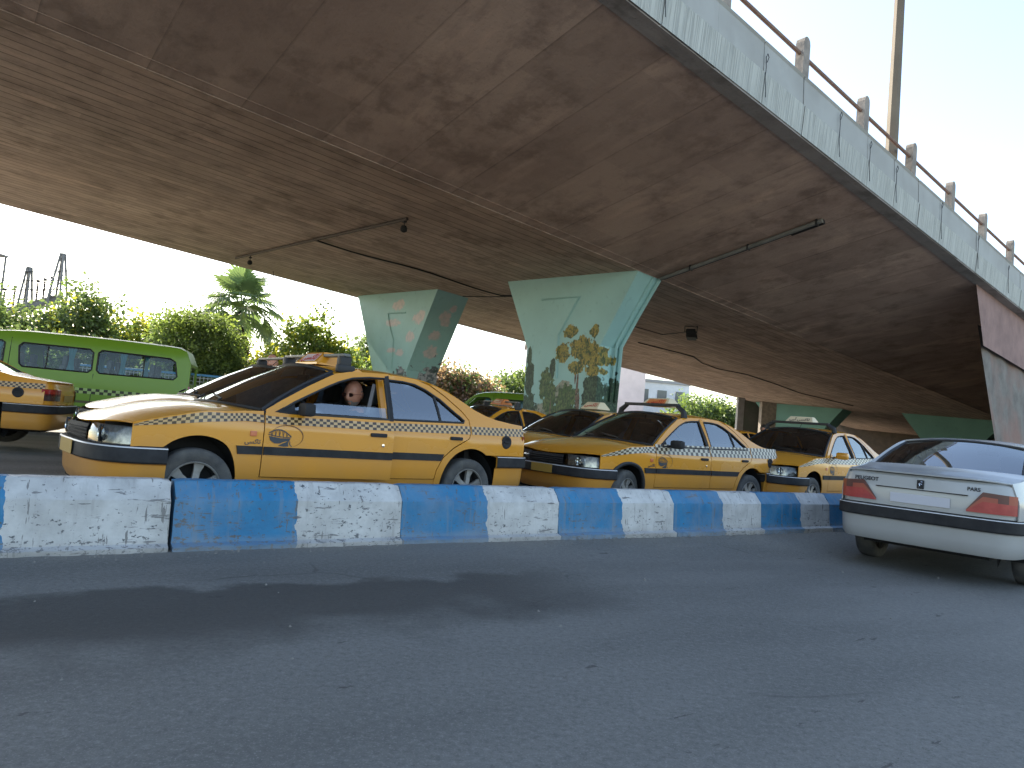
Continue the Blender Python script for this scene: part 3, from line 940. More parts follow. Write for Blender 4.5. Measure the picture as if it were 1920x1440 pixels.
    tz = .012
    def trunk(a, b):
        s = (3.70 - .02 * b * b) * (1 - a) + (4.355 - .10 * b ** 4) * a
        zo = edge(s) - .004; ye = wside(s, zo)
        z = zo + (tz + (.012 if pars and a > .8 else 0)) * (1 - b ** 4) + (.012 * (1 - a) * (1 - b * b))
        return (s - X0, b * ye, z)
    mb = MB(); mb.grid(trunk, 8, 16, v0=-1, v1=1)
    tk = mb.build('trunk_lid', pm, root, smooth=True, solid=.01)
    mb = MB(); PR = full(REAR_H, True)
    sweep(mb, sub_path(REAR_H, 0, .80, -1, True, 4.20) + sub_path(REAR_H, 0, .80, 1, True, 4.20)[1:], [(-.06, .60), (.0, .612), (.004, .80), (-.008, .90), (-.028, .965), (-.06, .985)])
    rp = mb.build('rear_panel', pm, root, smooth=True, solid=.008)
    # tail lamps
    for sy in (-1, 1):
        if pars:
            P1 = sub_path(REAR_H, .385, .80, sy, True, 4.24)
            mb = MB()
            n = len(P1); outer = sy > 0
            pts = P1 if sy > 0 else P1
            vs = []
            for i, p in enumerate(P1):
                t = abs(p[1]); k = min(1, max(0, (t - .385) / .13))
                zt = .665 + (.845 - .665) * k - .02 * max(0, (t - .5) / .3)
                a = P1[max(0, i - 1)]; b = P1[min(n - 1, i + 1)]; tt = Vector((b[0] - a[0], b[1] - a[1])).normalized(); nn = Vector((tt.y, -tt.x)) * .012
                for zz in (.655, .70, .75, .80, 1):
                    z = .655 + (zt - .655) * (zz - .655) / .345 if zz < 1 else zt
                    z = .655 + (zt - .655) * {.655: 0, .70: .3, .75: .55, .80: .78, 1: 1}[zz]
                    vs.append((p[0] + nn.x, p[1] + nn.y, z))
            fs = []; ms = []
            for i in range(n - 1):
                for j in range(4):
                    fs.append((i * 5 + j, (i + 1) * 5 + j, (i + 1) * 5 + j + 1, i * 5 + j + 1))
                    tm = (abs(P1[i][1]) + abs(P1[i + 1][1])) / 2
                    ms.append(0 if j < 2 else (3 if tm > .70 or (tm < .62 and j == 2) else (2 if j >= 2 and tm < .70 else 0)))
            b0 = len(mb.v); mb.v += vs
            for f, m_ in zip(fs, ms): mb.f.append(f); mb.mi.append(m_); mb.uv.append(None)
            mb.build('tail_light', [mat('pars_red', (.30, .03, .028), .3, c2=(.42, .06, .05), scale=9, coat=.5), mat('pars_smoke', (.10, .035, .03), .3, coat=.5), mat('pars_smoke', (.10, .035, .03)), mat('pars_orange', (.32, .075, .045), .3, coat=.5)], root, smooth=True, solid=.01, off=1)
        else:
            P1 = sub_path(REAR_H, .40, .80, sy, True, 4.20)
            for z0, z1, m_ in ((.775, .875, REDL), (.665, .772, SMOKE)):
                mb = MB(); sweep(mb, P1, [(.002, z0), (.016, z0 + .006), (.016, z1 - .006), (.002, z1)]); mb.build('tail_light', m_, root, smooth=True)
    mb = MB(); mb.add([(4.376 - X0, -.26, .66), (4.376 - X0, .26, .66), (4.380 - X0, .26, .76), (4.380 - X0, -.26, .76)], [(0, 1, 2, 3)])
    mb.build('rear_plate', PLATEW if pars else PLATEY, root, solid=.004)
    if pars:
        mb = MB(); mb.rbox((4.37 - X0, .0, .858), (.03, .80, .016), .004); mb.build('trunk_ledge', BLACKP, tk)
        mb = MB()  # small emblem on the lid
        mb.rbox((4.366 - X0, 0, .918), (.012, .062, .085), .006)
        te = mb.build('trunk_emblem', BLACKP, tk)
        mb = MB(); mb.tube([(4.374 - X0, y_, z_) for y_, z_ in ((-.018, .888), (-.004, .905), (-.012, .925), (.006, .948), (.018, .940))], .0045, 5); mb.tube([(4.374 - X0, -.010, .928), (4.374 - X0, .016, .918)], .004, 5)
        mb.build('rearing_beast', CHROME, te)
        for txt, yy, sz in (('PEUGEOT', -.50, .052), ('PARS', .44, .048)):
            M = Matrix(((0, 0, 1, 4.352 - X0 - .002), (1, 0, 0, yy), (0, 1, 0, .925), (0, 0, 0, 1)))
            lettering('trunk_badge', txt, sz, M, BLACKP, tk)
        mb = MB(); sweep(mb, full(REAR_H, True), [(.003, .607), (.006, .612), (.003, .617)]); mb.build('panel_gap', RUBBER, tk)
    # front face: lamps and grille
    mb = MB(); sweep(mb, full([(s, y) for s, y in FRONT_H if y <= .36]), [(-.02, .555), (.0, .575), (.0, .655), (-.01, .69)]); mb.build('grille_surround', P.get('grille', BLACKP), root, smooth=True)
    mb = MB()
    for zz in (.585, .61, .635, .66):
        sweep(mb, full([(s, y) for s, y in FRONT_H if y <= .33]), [(.002, zz - .006), (.012, zz), (.002, zz + .006)])
    mb.build('grille', BLACKP if pm is TAXI else pm, root)
    for sy in (-1, 1):
        P1 = sub_path(FRONT_H, .36, .79, sy, False, .37)
        mb = MB(); sweep(mb, P1, [(-.05, .57), (-.055, .635), (-.05, .70)]); hl0 = mb.build('headlight', LAMPIN, root, smooth=True)
        mb = MB(); sweep(mb, P1, [(-.02, .562), (.0, .570), (-.004, .635), (-.022, .692), (-.04, .706)]); mb.build('lens', LENS, hl0, smooth=True)
        mb = MB(); k = max(1, int(len(P1) * .62)); pp = P1[k] if sy > 0 else P1[len(P1) - 1 - k]
        mb.box((pp[0], pp[1], .635), (.03, .010, .125), Matrix.Rotation(radians(-30 * sy), 3, 'Z')); mb.build('lens_divider', RUBBER, hl0)
        mb = MB(); q0 = sub_path(FRONT_H, .36, .70, sy)[len(sub_path(FRONT_H, .36, .70, sy)) // 2]
        mb.lathe([(.055, -.0), (.045, .02), (.02, .035), (.0001, .04)], c=(q0[0] - .01, q0[1], .635), axis='X', seg=16); mb.build('bulb_bowl', CHROME, hl0, smooth=True)
    # bumpers
    bc = P.get('band', BLACKP)
    mb = MB(); sweep(mb, full(FRONT_H), [(-.05, 0.5620), (.0, 0.5560), (.03, 0.5500), (.03, 0.4420), (.012, 0.4300), (.006, 0.3320), (.0, 0.3000), (-.03, 0.2450), (-.10, 0.2300)]); fb = mb.build('front_bumper', pm, root, smooth=True, split=30, solid=.006)
    mb = MB(); sweep(mb, full(FRONT_H), [(-.04, 0.5700), (.01, 0.5670), (.034, 0.5580), (.044, 0.5420), (.046, 0.4520), (.036, 0.4400), (.02, 0.4380)]); mb.build('bumper_band', bc, fb, smooth=True)
    mb = MB(); sweep(mb, full(FRONT_H), [(.034, 0.5590), (.040, 0.5560), (.044, 0.5500)]); mb.build('bumper_trim', TRIMW, fb)
    mb = MB(); mb.add([(.083 - X0, -.20, .45), (.083 - X0, .20, .45), (.083 - X0, .20, .555), (.083 - X0, -.20, .555)], [(0, 1, 2, 3)]); mb.build('front_plate', PLATEY, fb, solid=.004)
    mb = MB(); sweep(mb, full(REAR_H, True), [(-.05, .61), (.0, .604), (.03, .598), (.03, .49), (.012, .478), (.006, .38), (-.0, .31), (-.03, .26), (-.10, .25)]); rb = mb.build('rear_bumper', pm, root, smooth=True, split=30, solid=.006)
    mb = MB(); sweep(mb, full(REAR_H, True), [(-.0, .603), (.034, .600), (.044, .592), (.046, .50), (.036, .488), (.02, .486)]); mb.build('bumper_band', bc, rb, smooth=True)
    mb = MB(); sweep(mb, full(REAR_H, True), [(.034, .6035), (.040, .602), (.045, .596)]); mb.build('bumper_trim', TRIMW, rb)
    # underbody with wheel housings, floor and bulkheads
    mb = MB()
    mb.box((2.2 - X0, 0, .30), (4.0, 1.10, .16)); mb.box((2.15 - X0, 0, .34), (1.9, 1.56, .10))
    mb.box((.88 - X0, 0, .54), (.86, 1.04, .32)); mb.box((3.85 - X0, 0, .62), (.92, 1.04, .56)); mb.box((1.28 - X0, 0, .62), (.04, 1.5, .55)); mb.box((3.55 - X0, 0, .68), (.06, 1.30, .62))
    for sx in (.80, 3.47):
        for sy in (-1, 1):
            mb.lathe([(.362, sy * .52), (.362, sy * .775)], c=(sx - X0, 0, .30), axis='Y', seg=20, a0=radians(-15), a1=radians(195))
            vv = [(sx - X0, sy * .53, .30)] + [(sx - X0 + .362 * cos(radians(a)), sy * .53, .30 + .362 * sin(radians(a))) for a in range(-30, 211, 15)]
            mb.add(vv, [(0, i, i + 1) for i in range(1, len(vv) - 1)])
    mb.build('underbody', DARK, root)
    for s_, sty in ((.80, 0), (3.47, 0)):
        for sy in (-1, 1):
            wheel(root, s_, sy, P.get('rimstyle', 0), P.get('steer', 0) if s_ < 1 else 0)
    # interior
    mb = MB(); mb.grid(lambda a, b: (lambda p: (p[0], p[1] * .93, p[2] - .035))(roof(.04 + .92 * a, b)), 8, 10, v0=-1, v1=1); mb.build('headliner', mat('headliner_cloth', (.42, .41, .38), .9), root, smooth=True)
    mb = MB(); mb.tube([(X(2.43), -(wside(2.4, 1.3) - .06), 1.26), (X(2.40), -.56, 1.0), (X(2.36), -.44, .78)], [.022, .024, .022], 4); mb.build('seat_belt', BELT, root)
    mb = MB(); mb.rbox((1.50 - X0, 0, .86), (.42, 1.40, .20), .05); mb.rbox((1.42 - X0, 0, .93), (.40, 1.36, .05), .02); mb.rbox((1.64 - X0, -.37, .93), (.16, .36, .09), .03)
    mb.build('dashboard', mat('dash_grey', (.035, .036, .038), .7), root, smooth=True)
    mb = MB(); Rt = Matrix.Rotation(radians(-28), 3, 'Y')
    ring = [Vector((1.84 - X0, -.37, .90)) + Rt @ Vector((0, .185 * cos(a), .185 * sin(a))) for a in [2 * pi * k / 20 for k in range(21)]]
    mb.tube(ring, .014, 6, cap=False)
    for a in (0, pi, -pi / 2): mb.tube([Vector((1.84 - X0, -.37, .90)), Vector((1.84 - X0, -.37, .90)) + Rt @ Vector((0, .18 * cos(a), .18 * sin(a)))], .014, 5)
    mb.tube([(1.84 - X0, -.37, .90), (1.62 - X0, -.37, .82)], .03, 6); mb.build('steering_wheel', RUBBER, root, smooth=True)
    for sy in (-1, 1):
        mb = MB(); mb.rbox((2.10 - X0, sy * .37, .47), (.52, .50, .16), .05); mb.rbox((2.40 - X0, sy * .37, .77), (.14, .48, .58), .06, Matrix.Rotation(radians(14), 3, 'Y'))
        mb.rbox((2.50 - X0, sy * .37, 1.155), (.09, .26, .19), .04, Matrix.Rotation(radians(10), 3, 'Y'), 1); mb.tube([(2.47 - X0, sy * .37 + .05, 1.0), (2.49 - X0, sy * .37 + .05, 1.1)], .007, 5); mb.tube([(2.47 - X0, sy * .37 - .05, 1.0), (2.49 - X0, sy * .37 - .05, 1.1)], .007, 5)
        mb.build('front_seat', [SEATM, LEATHER], root, smooth=True)
    mb = MB(); mb.rbox((3.0 - X0, 0, .46), (.5, 1.26, .16), .05); mb.rbox((3.32 - X0, 0, .78), (.15, 1.26, .52), .05, Matrix.Rotation(radians(18), 3, 'Y')); mb.build('rear_seat', SEATM, root, smooth=True)
    mb = MB(); mb.box((3.58 - X0, 0, 1.0), (.34, 1.3, .02)); mb.build('parcel_shelf', DARK, root)
    for sy in (-1, 1):
        mb = MB(); mb.tube([(2.45 - X0, sy * .74, .4), (2.45 - X0, sy * (wside(2.45, .95) - .04), .95), (2.45 - X0, sy * (wside(2.45, 1.3) - .03), 1.33)], .038, 6); mb.build('door_pillar', pm, root)
    if P.get('rack') is not None: roof_rack(root, P['rack'], P.get('rack_h', .12), P.get('arched', False), P.get('rack_m', RUBBER))
    if P.get('sign'): roof_sign(root, *P['sign'][0], **P['sign'][1])
    zlow = [(.0, 0), (.74, 0), (.87, .066), (.935, .066), (1.02, .042), (1.5, .038), (2.2, .038)]
    def settle(o):
        for ch in o.children:
            if ch.name.startswith('wheel'): continue
            V = ch.data.vertices
            if ch.name.split('.')[0] in ('door_handle', 'fuel_cap', 'door_lock', 'side_mirror', 'tail_light', 'door_emblem', 'indicator_lamp', 'trunk_emblem', 'trunk_badge', 'rearing_beast'):
                zc = sum(v.co.z for v in V) / len(V); d = lerp_tab(zlow, zc) if zc > .74 else 0
                for v in V: v.co.z -= d
            else:
                for v in V:
                    if v.co.z > .74: v.co.z -= lerp_tab(zlow, v.co.z) * max(0, min(1, (v.co.x + X0 - .85) / .5))
            settle(ch)
    if P.get('antenna'):
        mb = MB(); mb.tube([(2.03 - X0, 0, 1.385), (2.14 - X0, .0, 1.50)], [.006, .003], 5); mb.lathe([(.02, 0), (.014, .02), (.001, .024)], c=(2.03 - X0, 0, 1.382), seg=8); mb.build('antenna', RUBBER, root)
    settle(root)
    return root


def place_by_wheel(P, az, s=.80):
    """root position from where the near-side wheel at distance s from the nose touches the ground"""
    a = radians(az); X = Vector((sin(a), cos(a), 0)); Y = Vector((-cos(a), sin(a), 0))
    return Vector((P[0], P[1], 0)) + X * (X0 - s) + Y * .80, pi / 2 - a


def car_point(loc, rz, p): return Vector(loc) + Matrix.Rotation(rz, 3, 'Z') @ Vector(p)


# ---------------------------------------------------------------- ground and road
def node_road(name, base, dark, tar, band=True):
    m = mat(name, base, .82); nt = m.node_tree; N = nt.nodes; L = nt.links; b = N['Principled BSDF']
    tc = N.new('ShaderNodeTexCoord')
    mp = N.new('ShaderNodeMapping'); mp.inputs['Rotation'].default_value = (0, 0, radians(-35.5)); mp.inputs['Scale'].default_value = (.22, 1.6, 1)
    rot = N.new('ShaderNodeMapping'); rot.vector_type = 'POINT'; rot.inputs['Rotation'].default_value = (0, 0, radians(-35.5))
    L.new(tc.outputs['Object'], rot.inputs[0])
    mp2 = N.new('ShaderNodeMapping'); mp2.inputs['Scale'].default_value = (.45, 1.6, 1); L.new(rot.outputs[0], mp2.inputs[0])
    n1 = N.new('ShaderNodeTexNoise'); n1.inputs['Scale'].default_value = .9; n1.inputs['Detail'].default_value = 7; L.new(mp2.outputs[0], n1.inputs['Vector'])
    n2 = N.new('ShaderNodeTexNoise'); n2.inputs['Scale'].default_value = 140; n2.inputs['Detail'].default_value = 3; L.new(tc.outputs['Object'], n2.inputs['Vector'])
    n3 = N.new('ShaderNodeTexNoise'); n3.inputs['Scale'].default_value = 2.2; n3.inputs['Detail'].default_value = 9; L.new(tc.outputs['Object'], n3.inputs['Vector'])
    def mr(src, a, c, lo=0, hi=1):
        q = N.new('ShaderNodeMapRange'); q.inputs[1].default_value = a; q.inputs[2].default_value = c; q.inputs[3].default_value = lo; q.inputs[4].default_value = hi
        q.interpolation_type = 'SMOOTHSTEP'; L.new(src, q.inputs[0]); return q.outputs[0]
    def mix(f, A, B_):
        q = N.new('ShaderNodeMix'); q.data_type = 'RGBA'
        for k, s in ((0, f), (6, A), (7, B_)):
            if isinstance(s, tuple): q.inputs[k].default_value = (*s, 1)
            else: L.new(s, q.inputs[k])
        return q.outputs[2]
    col = mix(mr(n1.outputs['Fac'], .35, .68), base, dark)
    col = mix(mr(n3.outputs['Fac'], .60, .72, 0, .5), col, dark)
    n4 = N.new('ShaderNodeTexNoise'); n4.inputs['Scale'].default_value = 38; n4.inputs['Detail'].default_value = 6; n4.inputs['Roughness'].default_value = .8; L.new(tc.outputs['Object'], n4.inputs['Vector'])
    col = mix(mr(n4.outputs['Fac'], .50, .62, 0, .55), col, (base[0] * .5, base[1] * .5, base[2] * .5))
    col = mix(mr(n4.outputs['Fac'], .48, .36, 0, .40), col, (base[0] * 1.7, base[1] * 1.7, base[2] * 1.7))
    col = mix(mr(n2.outputs['Fac'], .55, .72, 0, .45), col, (base[0] * 2.0, base[1] * 2.0, base[2] * 2.0))
    if band:
        # worn dark strip of old bitumen along the lane
        sx = N.new('ShaderNodeSeparateXYZ'); L.new(rot.outputs[0], sx.inputs[0])
        w = N.new('ShaderNodeMath'); w.operation = 'MULTIPLY_ADD'; w.inputs[1].default_value = .55; w2 = N.new('ShaderNodeMath'); w2.operation = 'MULTIPLY_ADD'; w2.inputs[1].default_value = .9; L.new(n3.outputs['Fac'], w2.inputs[0]); w3 = N.new('ShaderNodeMath'); w3.operation = 'SUBTRACT'; w3.inputs[1].default_value = .45; L.new(w2.outputs[0], w3.inputs[0]); w2.inputs[2].default_value = 0
        L.new(n1.outputs['Fac'], w.inputs[0]); w4 = N.new('ShaderNodeMath'); w4.operation = 'ADD'; L.new(sx.outputs[1], w4.inputs[0]); L.new(w3.outputs[0], w4.inputs[1]); L.new(w4.outputs[0], w.inputs[2])
        e1 = mr(w.outputs[0], band[0] - .15, band[0] + .40); e2 = mr(w.outputs[0], band[1] - .06, band[1] + .10, 1, 0)
        mm = N.new('ShaderNodeMath'); mm.operation = 'MULTIPLY'; L.new(e1, mm.inputs[0]); L.new(e2, mm.inputs[1])
        e3 = mr(sx.outputs[0], band[2], band[2] + 1.2, 1, 0)
        m2 = N.new('ShaderNodeMath'); m2.operation = 'MULTIPLY'; L.new(mm.outputs[0], m2.inputs[0]); L.new(e3, m2.inputs[1])
        m3 = N.new('ShaderNodeMath'); m3.operation = 'MULTIPLY'; m3.inputs[1].default_value = .72; L.new(m2.outputs[0], m3.inputs[0])
        col = mix(m3.outputs[0], col, tar)
        vc = N.new('ShaderNodeTexVoronoi'); vc.feature = 'DISTANCE_TO_EDGE'; vc.inputs['Scale'].default_value = .55
        av = N.new('ShaderNodeMix'); av.data_type = 'RGBA'; av.inputs[0].default_value = .22; L.new(rot.outputs[0], av.inputs[6]); L.new(n3.outputs['Color'], av.inputs[7]); L.new(av.outputs[2], vc.inputs['Vector'])
        ck = N.new('ShaderNodeMath'); ck.operation = 'MULTIPLY'; L.new(mr(vc.outputs['Distance'], .0, .006, 1, 0), ck.inputs[0]); L.new(mr(n1.outputs['Fac'], .48, .60, 0, .45), ck.inputs[1])
        col = mix(ck.outputs[0], col, tar)
        dn = N.new('ShaderNodeMath'); dn.operation = 'MULTIPLY_ADD'; dn.inputs[1].default_value = .5; L.new(n3.outputs['Fac'], dn.inputs[0]); L.new(sx.outputs[1], dn.inputs[2])
        col = mix(mr(dn.outputs[0], 4.72, 5.05, 0, .6), col, (.17, .155, .13))
        # black specks
        vo = N.new('ShaderNodeTexNoise'); vo.inputs['Scale'].default_value = 5.5; vo.inputs['Detail'].default_value = 10; vo.inputs['Roughness'].default_value = .7
        mpv = N.new('ShaderNodeMapping'); mpv.inputs['Scale'].default_value = (.5, 1.6, 1); L.new(rot.outputs[0], mpv.inputs[0]); L.new(mpv.outputs[0], vo.inputs['Vector'])
        col = mix(mr(vo.outputs['Fac'], .635, .665, 0, .75), col, tar)
    L.new(col, b.inputs['Base Color'])
    bp = N.new('ShaderNodeBump'); bp.inputs['Strength'].default_value = .7; bp.inputs['Distance'].default_value = .008
    L.new(n4.outputs['Fac'], bp.inputs['Height']); L.new(bp.outputs[0], b.inputs['Normal'])
    return m


BD = Vector((.8136, .5815, 0)); BN = Vector((.5815, -.8136, 0))   # barrier direction and its side towards the near lane
B0 = Vector((-2.0, 4.42, 0))
mb = MB(); mb.add([(-600, -600, -.25), (600, -600, -.25), (600, 900, -.25), (-600, 900, -.25)], [(0, 1, 2, 3)])
gr = mb.build('ground', mat('dry_soil', (.30, .25, .18), .95, c2=(.2, .18, .12), scale=.6, bump=.4, bscale=6)); tag(gr, kind='structure')
ROADM = node_road('near_road_asphalt', (.150, .145, .132), (.108, .105, .096), (.034, .030, .026), band=(3.08, 3.98, 2.3))
LOTM = node_road('far_road_asphalt', (.22, .21, .19), (.15, .145, .13), (.02, .02, .02), band=None)


def near_h(t, d):  # the near lane falls away slightly ahead
    a = max(0, min(1, (t - 2.0) / 4.0)) * max(0, min(1, (d - .10) / .35))
    return -.17 * a


mb = MB(); mb.grid(lambda a, b: tuple(B0 + BD * (-30 + 90 * a) + BN * (-.15 + 24 * b ** 1.6) + Vector((0, 0, near_h(-30 + 90 * a, -.15 + 24 * b ** 1.6)))), 90, 24)
nr = mb.build('near_road', ROADM, smooth=True, split=0); tag(nr, kind='structure')
mb = MB(); mb.grid(lambda a, b: tuple(B0 + BD * (-34 + 110 * a) - BN * (.14 + 30 * b) + Vector((0, 0, -.034 - .054 * math.exp(-(((-34 + 110 * a) - 6.4) / 2.6) ** 2) * math.exp(-(30 * b / 9) ** 4)))), 110, 24)
fr_ = mb.build('far_road', LOTM, smooth=True, split=0); tag(fr_, kind='structure')
mb = MB()
mb.prism([(-50, 0), (50, 0), (50, .13), (-50, .13)], lambda a, z: tuple(B0 + BD * (a + 10) - BN * 24.2 + Vector((0, 0, z - .004))), lambda a, z: tuple(B0 + BD * (a + 10) - BN * 24.45 + Vector((0, 0, z - .004))))
kb = mb.build('kerb', mat('kerb_stone', (.3, .29, .27), .8, c2=(.2, .2, .19), scale=5)); tag(kb, kind='structure')

# ---------------------------------------------------------------- striped barrier blocks
def barrier_mat():
    m = mat('barrier_paint', (.5, .5, .5), .6); nt = m.node_tree; N = nt.nodes; L = nt.links; b = N['Principled BSDF']
    tc = N.new('ShaderNodeTexCoord'); sx = N.new('ShaderNodeSeparateXYZ')
    nd = N.new('ShaderNodeTexNoise'); nd.inputs['Scale'].default_value = 9; nd.inputs['Detail'].default_value = 3; L.new(tc.outputs['Object'], nd.inputs['Vector'])
    at = N.new('ShaderNodeAttribute'); at.attribute_type = 'OBJECT'; at.attribute_name = 'split_at'
    L.new(tc.outputs['Object'], sx.inputs[0])
    off = N.new('ShaderNodeMath'); off.operation = 'MULTIPLY_ADD'; off.inputs[1].default_value = .09; L.new(nd.outputs['Fac'], off.inputs[0]); L.new(sx.outputs[0], off.inputs[2])
    gt = N.new('ShaderNodeMath'); gt.operation = 'GREATER_THAN'; gt.inputs[1].default_value = .82; L.new(off.outputs[0], gt.inputs[0])
    def noise(s, d=8, st=(1, 1, 1), w=.62, rot=0):
        mp = N.new('ShaderNodeMapping'); mp.inputs['Scale'].default_value = st; mp.inputs['Rotation'].default_value = (0, rot, 0)
        oi = N.new('ShaderNodeObjectInfo'); ad = N.new('ShaderNodeVectorMath'); ad.operation = 'ADD'
        L.new(tc.outputs['Object'], ad.inputs[0]); L.new(oi.outputs['Location'], ad.inputs[1])
        L.new(ad.outputs[0], mp.inputs[0]); n = N.new('ShaderNodeTexNoise'); n.inputs['Scale'].default_value = s; n.inputs['Detail'].default_value = d; n.inputs['Roughness'].default_value = w
        L.new(mp.outputs[0], n.inputs['Vector']); return n.outputs['Fac']
    def mr(src, a, c, lo=0, hi=1):
        q = N.new('ShaderNodeMapRange'); q.inputs[1].default_value = a; q.inputs[2].default_value = c; q.inputs[3].default_value = lo; q.inputs[4].default_value = hi; L.new(src, q.inputs[0]); return q.outputs[0]
    def mix(f, A, B_):
        q = N.new('ShaderNodeMix'); q.data_type = 'RGBA'
        for k, s in ((0, f), (6, A), (7, B_)):
            if isinstance(s, tuple): q.inputs[k].default_value = (*s, 1)
            else: L.new(s, q.inputs[k])
        return q.outputs[2]
    blue = mix(mr(noise(5), .35, .7), (.012, .165, .33), (.012, .125, .26))
    whit = mix(mr(noise(6), .35, .7), (.50, .495, .48), (.40, .395, .38))
    col = mix(gt.outputs[0], blue, whit)
    # scuffs, chips and dirt; chips grow more common towards the foot
    lo = mr(sx.outputs[2], .28, .03, 0, .055)
    ch = N.new('ShaderNodeMath'); ch.operation = 'ADD'; L.new(noise(26, 10, (1, 1, 1.6), .7), ch.inputs[0]); L.new(lo, ch.inputs[1])
    oi2 = N.new('ShaderNodeObjectInfo'); cr = mr(oi2.outputs['Random'], 0, 1, -.03, .012); c9 = N.new('ShaderNodeMath'); c9.operation = 'ADD'; L.new(ch.outputs[0], c9.inputs[0]); L.new(cr, c9.inputs[1]); big = mr(noise(3.2, 4), .4, .7, -.03, .03); ch = N.new('ShaderNodeMath'); ch.operation = 'ADD'; L.new(c9.outputs[0], ch.inputs[0]); L.new(big, ch.inputs[1])
    chips = mr(ch.outputs[0], .605, .625)
    col = mix(chips, col, (.065, .07, .078))
    scr = mr(noise(14, 6, (.30, 1, 2.2), .65, .9), .625, .645, 0, .85)
    col = mix(scr, col, (.07, .07, .075))
    scr2 = mr(noise(15, 6, (2.4, 1, .30), .6, .25), .628, .648, 0, .8)
    col = mix(scr2, col, (.09, .085, .08))
    dirt = mr(noise(3), .42, .75, 0, .45); col = mix(dirt, col, (.24, .23, .22)); drip = mr(noise(7, 5, (3.0, 1, .12), .6), .56, .72, 0, .45); col = mix(drip, col, (.20, .19, .175)); foot = mr(sx.outputs[2], .09, .0, 0, .6); col = mix(foot, col, (.22, .21, .20))
    L.new(col, b.inputs['Base Color'])
    bp = N.new('ShaderNodeBump'); bp.inputs['Strength'].default_value = .4; bp.inputs['Distance'].default_value = .01
    L.new(noise(22, 8), bp.inputs['Height']); L.new(bp.outputs[0], b.inputs['Normal'])
    return m


BARM = barrier_mat()


def barrier(t0, t1, label, seed, shift=0.0):
    rnd = random.Random(seed)
    W_ = t1 - t0
    sec = [(.055, 0), (.06, .028), (.012, .045), (.004, .12), (-.002, .22), (-.006, .305), (-.012, .315), (-.048, .362), (-.086, .416), (-.098, .424), (-.19, .424), (-.21, .414), (-.30, .31), (-.345, .045), (-.39, .028), (-.385, 0)]
    nx = 30
    mb = MB(); vs = []
    for i in range(nx + 1):
        x = W_ * i / nx
        for (o, z) in sec:
            j = rnd.uniform(-.0022, .0022)
            jo = rnd.uniform(-.012, .012) if z < .03 else 0
            e = 0
            if i in (0, nx) and z > .40: e = -.008
            vs.append((x + (rnd.uniform(-.004, .004) if i in (0, nx) else 0), -(o + j + jo), max(0, z + j * .8 + e) if z > 0 else -.06))
    k = len(sec)
    fs = [(i * k + j, (i + 1) * k + j, (i + 1) * k + j + 1, i * k + j + 1) for i in range(nx) for j in range(k - 1)]
    fs += [tuple(range(k)), tuple(nx * k + j for j in reversed(range(k)))]
    mb.add(vs, fs)
    o = mb.build('concrete_barrier', BARM, smooth=True, split=22)
    p = B0 + BD * t0 + BN * shift
    o.location = p; o.rotation_euler = (0, 0, atan2(BD.y, BD.x))
    tag(o, label, 'barrier', 'blue and white barrier blocks between the lanes')
    return o


bl = ['barrier block at the left edge of the road, white end beside the wide gap',
      'barrier block right of the wide gap, in front of the open taxi door',
      'barrier block in front of the rear wheel of the taxi with the open door',
      'barrier block in front of the yellow car nose right of the open-door taxi',
      'barrier block in front of the doors of the second yellow taxi in line',
      'barrier block in front of the rear wheel of the second yellow taxi in line',
      'barrier block in front of the last taxi in line, beside the white car corner',
      'barrier block hidden mostly behind the corner of the white saloon']
barrier(-1.655, -.045, bl[0], 1, .012)
ts = [-.02, 1.55, 3.08, 4.57, 6.02, 7.42, 8.85]
for i in range(6): barrier(ts[i] , ts[i + 1] - .004, bl[i + 1], i + 2)

GRIT = mat('grit_stone', (.20, .19, .17), .9, c2=(.12, .11, .10), scale=30)
rnd = random.Random(21); mb = MB()
for i in range(520):
    t = rnd.uniform(-1.6, 8.5); d = .06 + abs(rnd.gauss(0, .09)) if rnd.random() < .82 else rnd.uniform(.1, 2.6)
    p = B0 + BD * t + BN * d; q = rnd.uniform(.003, .011) * (1.5 if rnd.random() < .06 else 1); z0 = near_h(t, d)
    vs = []
    for k in range(5):
        a = 2 * pi * k / 5 + rnd.uniform(-.4, .4); vs.append((p.x + q * cos(a), p.y + q * sin(a), z0 - .001))
    vs.append((p.x + rnd.uniform(-.3, .3) * q, p.y, z0 + q * rnd.uniform(.5, 1.0)))
    mb.add(vs, [(k, (k + 1) % 5, 5) for k in range(5)])
gv = mb.build('gravel', GRIT); tag(gv, 'loose grit and small stones along the foot of the barrier', 'gravel', kind='stuff')

# ---------------------------------------------------------------- flyover
DAZ = radians(49.6); GR = -math.tan(radians(3.1))
DL = Vector((sin(DAZ), cos(DAZ), 0)); DM = Vector((-cos(DAZ), sin(DAZ), 0))
DO = Vector((2.4303, 15.5827, 4.7)); DRZ = pi / 2 - DAZ


def dz(l, m):  # soffit height above the deck frame's origin
    z = GR * l
    if m < 0: return z - .198 * m
    if m <= 14.1: return z + .044 * m
    return z + .044 * 14.1 + .30 * (m - 14.1)


